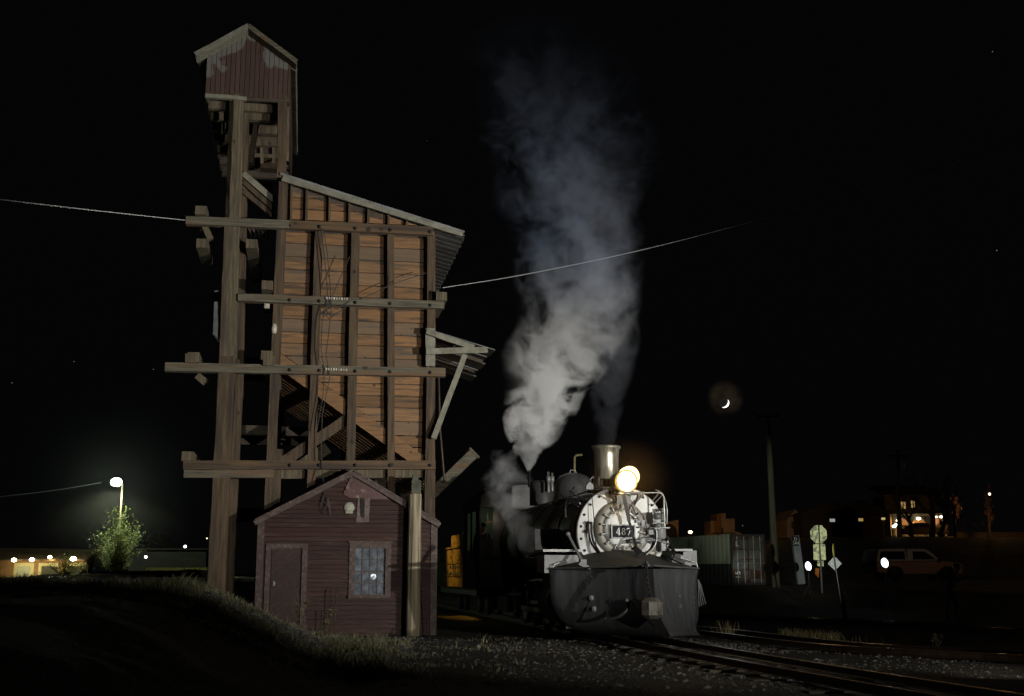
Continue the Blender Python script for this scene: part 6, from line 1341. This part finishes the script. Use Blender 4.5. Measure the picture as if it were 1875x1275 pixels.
for px, py, s, c_, lb in ((267, 1020, .07, (1, .95, .7), 'small lamp at the right edge of the tall bush'), (339, 1001, .07, (.9, .9, 1), 'tiny white light above the dark flat roof'), (341, 1046, .05, (.4, .2, 1), 'tiny violet light left of the tower leg'), (379, 986, .04, (.9, .7, .5), 'tiny faint light beside the tower leg')):
    b = MB(); b.ball((0, 0, 0), s, 10, 6); o = b.build('small_lamp', EM('small light ' + lb[:12], c_, 6 if s > .06 else 2)); o.location = at(px, py, 58); tag(o, lb, 'lamp')
# ------------------------------------------------------------------ overhead cables
wire = M('galvanised cable', (.8, .8, .8), (.6, .6, .6), 8, .4, 0, island=0)
def cable(pts, label, r=.012):
    P = [at(*p) for p in pts]; o0 = P[0].copy(); b = MB(); b.tube(smooth([p - o0 for p in P], 10), r, 5); o = b.build('overhead_cable', wire); o.location = o0; tag(o, label, 'cable', 'overhead cables')
cable([(-30, 362, 20), (150, 383, 23), (250, 394, 25), (344, 404, 27.3)], 'overhead cable from the left to the end of the top beam', .010)
cable([(811, 527, 33), (960, 503, 33), (1175, 458, 33), (1400, 400, 33), (1600, 345, 33), (1900, 243, 33)], 'long overhead cable rising to the right behind the steam', .011)
wire = M('dark cable', (.08, .08, .08), (.05, .05, .05), 8, .6, 0, island=0)
cable([(-20, 912, 60), (60, 903, 61), (120, 895, 61.5), (185, 884, 62)], 'thin cable running left from the yard lamp', .02)
# added mist balls that give the two brightest lamps their glow
def mist(loc, r, d, label, col=(1, 1, 1)):
    m = bpy.data.materials.new('thin mist'); m.use_nodes = True; t = m.node_tree; t.nodes.clear(); tc = N(t, 'ShaderNodeTexCoord'); ln = N(t, 'ShaderNodeVectorMath', operation='LENGTH'); t.links.new(tc.outputs['Object'], ln.inputs[0]); mr = N(t, 'ShaderNodeMapRange', interpolation_type='SMOOTHSTEP'); mr.inputs[1].default_value = 0; mr.inputs[2].default_value = r; mr.inputs[3].default_value = d; mr.inputs[4].default_value = 0; t.links.new(ln.outputs['Value'], mr.inputs[0])
    pv = N(t, 'ShaderNodeVolumePrincipled'); pv.inputs['Color'].default_value = (*col, 1); t.links.new(mr.outputs[0], pv.inputs['Density']); o = N(t, 'ShaderNodeOutputMaterial'); t.links.new(pv.outputs[0], o.inputs['Volume']); b = MB(); b.ball((0, 0, 0), r, 20, 14); ob = b.build('mist', m); ob.location = loc; tag(ob, label, kind='stuff')
mist(at(213, 883, 60.5), 5.5, .0028, 'added mist ball giving the yard lamp its glow'); q = LF.w(hc.x, -.8, hc.z + LOCO_Z); mist(q, 1.05, .05, 'added warm mist ball giving the locomotive headlight its glow', (1, .55, .18)); point('headlight_glow', LF.w(hc.x, -.74, hc.z + LOCO_Z), 6, (1, .60, .14), .03)  # warm headlight glow also put into its mist colour
# ------------------------------------------------------------------ moon
mo_ = bpy.data.materials.new('moon surface'); mo_.use_nodes = True; t = mo_.node_tree; t.nodes.clear(); g_ = N(t, 'ShaderNodeNewGeometry'); dp = N(t, 'ShaderNodeVectorMath', operation='DOT_PRODUCT'); t.links.new(g_.outputs['Normal'], dp.inputs[0])
sv_ = (Vector((.80, .10, -.58)) + md * .62).normalized(); dp.inputs[1].default_value = sv_
mr_ = N(t, 'ShaderNodeMapRange'); mr_.inputs[1].default_value = 0; mr_.inputs[2].default_value = .12; mr_.inputs[3].default_value = .012; mr_.inputs[4].default_value = 3.0; t.links.new(dp.outputs['Value'], mr_.inputs[0]); e_ = N(t, 'ShaderNodeEmission'); e_.inputs[0].default_value = (1, .95, .85, 1); t.links.new(mr_.outputs[0], e_.inputs[1]); o_ = N(t, 'ShaderNodeOutputMaterial'); t.links.new(e_.outputs[0], o_.inputs[0])  # sunlit crescent put in as emission by surface direction
b = MB(); b.ball((0, 0, 0), 10.3, 48, 32); m_o = b.build('moon', mo_); m_o.location = Vector((0, 0, EYE)) + md * 2500; tag(m_o, 'thin crescent moon low in the night sky', 'moon')
# ------------------------------------------------------------------ steam and smoke
def curve_node(t, pts, xmax):
    fc = N(t, 'ShaderNodeFloatCurve'); cm = fc.mapping; c = cm.curves[0]
    while len(c.points) > 2: c.points.remove(c.points[1])
    c.points[0].location = (pts[0][0] / xmax, pts[0][1]); c.points[1].location = (pts[-1][0] / xmax, pts[-1][1])
    for x, y in pts[1:-1]: c.points.new(x / xmax, y)
    for p_ in c.points: p_.handle_type = 'AUTO'
    cm.update(); return fc
def plume(name, loc, H_, cx, rad, den, label, color=(1, 1, 1), nscale=1.0, warp=.5, cutn=.45, aniso=0., sharp=2.2, ysq=1.0, cyl=None, amp=4.8, top_color=None, soft_top=1.3):
    """cx, rad, den: lists of (height, value); the steam's column built as a real volume"""
    m = bpy.data.materials.new(name + ' vapour'); m.use_nodes = True; t = m.node_tree; t.nodes.clear(); L = t.links.new
    tc = N(t, 'ShaderNodeTexCoord'); sp = N(t, 'ShaderNodeSeparateXYZ'); L(tc.outputs['Object'], sp.inputs[0])
    # warp the coordinates with large noise
    nw = N(t, 'ShaderNodeTexNoise'); nw.inputs['Scale'].default_value = .55 * nscale; nw.inputs['Detail'].default_value = 2; L(tc.outputs['Object'], nw.inputs['Vector'])
    sb = N(t, 'ShaderNodeVectorMath', operation='SUBTRACT'); sb.inputs[1].default_value = (.5, .5, .5); L(nw.outputs['Color'], sb.inputs[0])
    zn = N(t, 'ShaderNodeMath', operation='DIVIDE'); zn.inputs[1].default_value = H_; L(sp.outputs[2], zn.inputs[0])
    def fcv(pts, scale_, off=0.):
        f = curve_node(t, [(a, (b_ - off) / scale_) for a, b_ in pts], H_); L(zn.outputs[0], f.inputs['Value']); mm = N(t, 'ShaderNodeMath', operation='MULTIPLY_ADD'); mm.inputs[1].default_value = scale_; mm.inputs[2].default_value = off; L(f.outputs[0], mm.inputs[0]); return mm.outputs[0]
    cxo = fcv(cx, 8., -4.); ro = fcv(rad, 4.); de = fcv(den, 16.)
    wa = N(t, 'ShaderNodeMath', operation='MULTIPLY'); wa.inputs[1].default_value = warp * 2; L(ro, wa.inputs[0])
    sw = N(t, 'ShaderNodeVectorMath', operation='SCALE'); L(sb.outputs[0], sw.inputs[0]); L(wa.outputs[0], sw.inputs['Scale'])
    ad = N(t, 'ShaderNodeVectorMath', operation='ADD'); L(tc.outputs['Object'], ad.inputs[0]); L(sw.outputs[0], ad.inputs[1]); s2 = N(t, 'ShaderNodeSeparateXYZ'); L(ad.outputs[0], s2.inputs[0])
    dx = N(t, 'ShaderNodeMath', operation='SUBTRACT'); L(s2.outputs[0], dx.inputs[0]); L(cxo, dx.inputs[1])
    dx2 = N(t, 'ShaderNodeMath', operation='MULTIPLY'); L(dx.outputs[0], dx2.inputs[0]); L(dx.outputs[0], dx2.inputs[1])
    dy = N(t, 'ShaderNodeMath', operation='MULTIPLY'); L(s2.outputs[1], dy.inputs[0]); L(s2.outputs[1], dy.inputs[1]); dys = N(t, 'ShaderNodeMath', operation='MULTIPLY_ADD'); dys.inputs[1].default_value = ysq; L(dy.outputs[0], dys.inputs[0]); L(dx2.outputs[0], dys.inputs[2])
    sq = N(t, 'ShaderNodeMath', operation='SQRT'); L(dys.outputs[0], sq.inputs[0]); dv = N(t, 'ShaderNodeMath', operation='DIVIDE'); L(sq.outputs[0], dv.inputs[0]); L(ro, dv.inputs[1])
    inv = N(t, 'ShaderNodeMath', operation='SUBTRACT'); inv.inputs[0].default_value = 1; L(dv.outputs[0], inv.inputs[1])
    nz = N(t, 'ShaderNodeTexNoise'); nz.inputs['Scale'].default_value = 1.25 * nscale; nz.inputs['Detail'].default_value = 7; nz.inputs['Roughness'].default_value = .62; nz.inputs['Distortion'].default_value = .55; L(ad.outputs[0], nz.inputs['Vector'])
    nm = N(t, 'ShaderNodeMath', operation='MULTIPLY_ADD'); nm.inputs[1].default_value = amp; nm.inputs[2].default_value = -amp * cutn - .25; L(nz.outputs[0], nm.inputs[0])
    sm = N(t, 'ShaderNodeMath', operation='ADD'); L(inv.outputs[0], sm.inputs[0]); L(nm.outputs[0], sm.inputs[1])
    mr = N(t, 'ShaderNodeMapRange', interpolation_type='SMOOTHSTEP'); mr.inputs[1].default_value = 0; zr_ = N(t, 'ShaderNodeMapRange'); zr_.inputs[1].default_value = .25; zr_.inputs[2].default_value = .6; zr_.inputs[3].default_value = 1.0 / sharp; zr_.inputs[4].default_value = soft_top; L(zn.outputs[0], zr_.inputs[0]); L(zr_.outputs[0], mr.inputs[2]); L(sm.outputs[0], mr.inputs[0])
    g1 = N(t, 'ShaderNodeMapRange', interpolation_type='SMOOTHSTEP'); g1.inputs[1].default_value = 0; g1.inputs[2].default_value = .3; L(inv.outputs[0], g1.inputs[0])
    a = N(t, 'ShaderNodeMath', operation='MULTIPLY'); L(mr.outputs[0], a.inputs[0]); L(g1.outputs[0], a.inputs[1]); c_ = N(t, 'ShaderNodeMath', operation='MULTIPLY'); L(a.outputs[0], c_.inputs[0]); L(de, c_.inputs[1])
    pv = N(t, 'ShaderNodeVolumePrincipled'); pv.inputs['Color'].default_value = (*color, 1); pv.inputs['Anisotropy'].default_value = aniso; L(c_.outputs[0], pv.inputs['Density'])
    if top_color:  # moonlit blue of the upper plume put into the smoke colour
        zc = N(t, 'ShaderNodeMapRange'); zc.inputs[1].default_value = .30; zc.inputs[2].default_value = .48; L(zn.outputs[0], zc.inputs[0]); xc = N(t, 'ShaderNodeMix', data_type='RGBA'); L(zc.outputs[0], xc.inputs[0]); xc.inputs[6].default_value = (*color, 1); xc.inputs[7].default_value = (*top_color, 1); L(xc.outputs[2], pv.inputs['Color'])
    o = N(t, 'ShaderNodeOutputMaterial'); L(pv.outputs[0], o.inputs['Volume'])
    # hull
    def ev(pts, x):
        for i in range(len(pts) - 1):
            if pts[i][0] <= x <= pts[i + 1][0]: f = (x - pts[i][0]) / (pts[i + 1][0] - pts[i][0]); return pts[i][1] + (pts[i + 1][1] - pts[i][1]) * f
        return pts[-1][1]
    vs = []; fs = []; n_ = 18; sg_ = 16
    for i in range(n_ + 1):
        z = H_ * i / n_; r_ = ev(rad, z) * (1.22 + .1 * warp) + .05; x = ev(cx, z)
        for k in range(sg_): a_ = 2 * math.pi * k / sg_; vs.append((x + r_ * math.cos(a_), r_ * math.sin(a_) / math.sqrt(ysq), z))
    for i in range(n_):
        for k in range(sg_): fs.append((i * sg_ + k, i * sg_ + (k + 1) % sg_, (i + 1) * sg_ + (k + 1) % sg_, (i + 1) * sg_ + k))
    fs += [tuple(range(sg_))[::-1], tuple(n_ * sg_ + k for k in range(sg_))]
    b = MB(); b.add(vs, fs); ob = b.build(name, m); ob.location = loc; tag(ob, label, kind='stuff'); return ob
v_ = G(969, 866, 6.9); sl = LF.w(v_.x, 6.9, v_.z + LOCO_Z)
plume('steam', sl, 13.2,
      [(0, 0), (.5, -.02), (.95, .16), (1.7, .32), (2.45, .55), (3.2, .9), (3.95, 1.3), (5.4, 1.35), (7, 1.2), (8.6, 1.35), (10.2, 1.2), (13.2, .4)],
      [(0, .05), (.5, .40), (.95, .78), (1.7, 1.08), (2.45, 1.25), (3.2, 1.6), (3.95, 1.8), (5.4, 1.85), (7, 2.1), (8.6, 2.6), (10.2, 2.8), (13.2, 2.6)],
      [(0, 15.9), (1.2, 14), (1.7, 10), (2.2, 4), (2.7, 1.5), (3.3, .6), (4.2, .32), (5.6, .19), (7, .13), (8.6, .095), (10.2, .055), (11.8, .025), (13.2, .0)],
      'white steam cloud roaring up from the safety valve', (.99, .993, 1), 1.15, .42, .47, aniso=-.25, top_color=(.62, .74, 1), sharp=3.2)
v_ = G(1110, 813, 1.3); sl = LF.w(v_.x, 1.35, v_.z + LOCO_Z - .05)
plume('smoke', sl, 7.0, [(0, 0), (1.2, .1), (2.2, .18), (3.4, .1), (5, -.2), (7, -.4)], [(0, .27), (.8, .42), (1.6, .58), (2.6, .8), (4, 1.1), (7, 1.5)], [(0, .16), (1.0, .15), (2.2, .15), (3.4, .16), (5, .12), (7, .0)], 'thin grey smoke drifting up from the stack', (.7, .74, .85), 1.3, .35, .45, soft_top=.8)
v_ = G(985, 1036, 1.6); sl = LF.w(v_.x, 2.1, v_.z + LOCO_Z)
plume('drifting_steam', sl, 2.6, [(0, 0), (.5, -.15), (1.0, -.35), (1.5, -.62), (2.0, -.75), (2.6, -.45)], [(0, .2), (.5, .32), (1.0, .36), (1.6, .48), (2.1, .4), (2.6, .15)], [(0, .8), (.5, 1.3), (1.5, 1.0), (2.6, .5)], 'thin steam drifting down beside the boiler', (.95, .96, 1), 2.4, .4, .43)
v_ = G(930, 898, 8.6); sl = LF.w(v_.x, 8.2, v_.z + LOCO_Z)
plume('drifting_steam', sl, 1.1, [(0, .3), (.3, .1), (.6, -.1), (1.1, -.35)], [(0, .3), (.3, .55), (.7, .5), (1.1, .2)], [(0, 1.0), (.6, 1.0), (1.1, .4)], 'wispy steam over the cab roof', (.95, .96, 1), 2.2, .5, .45)
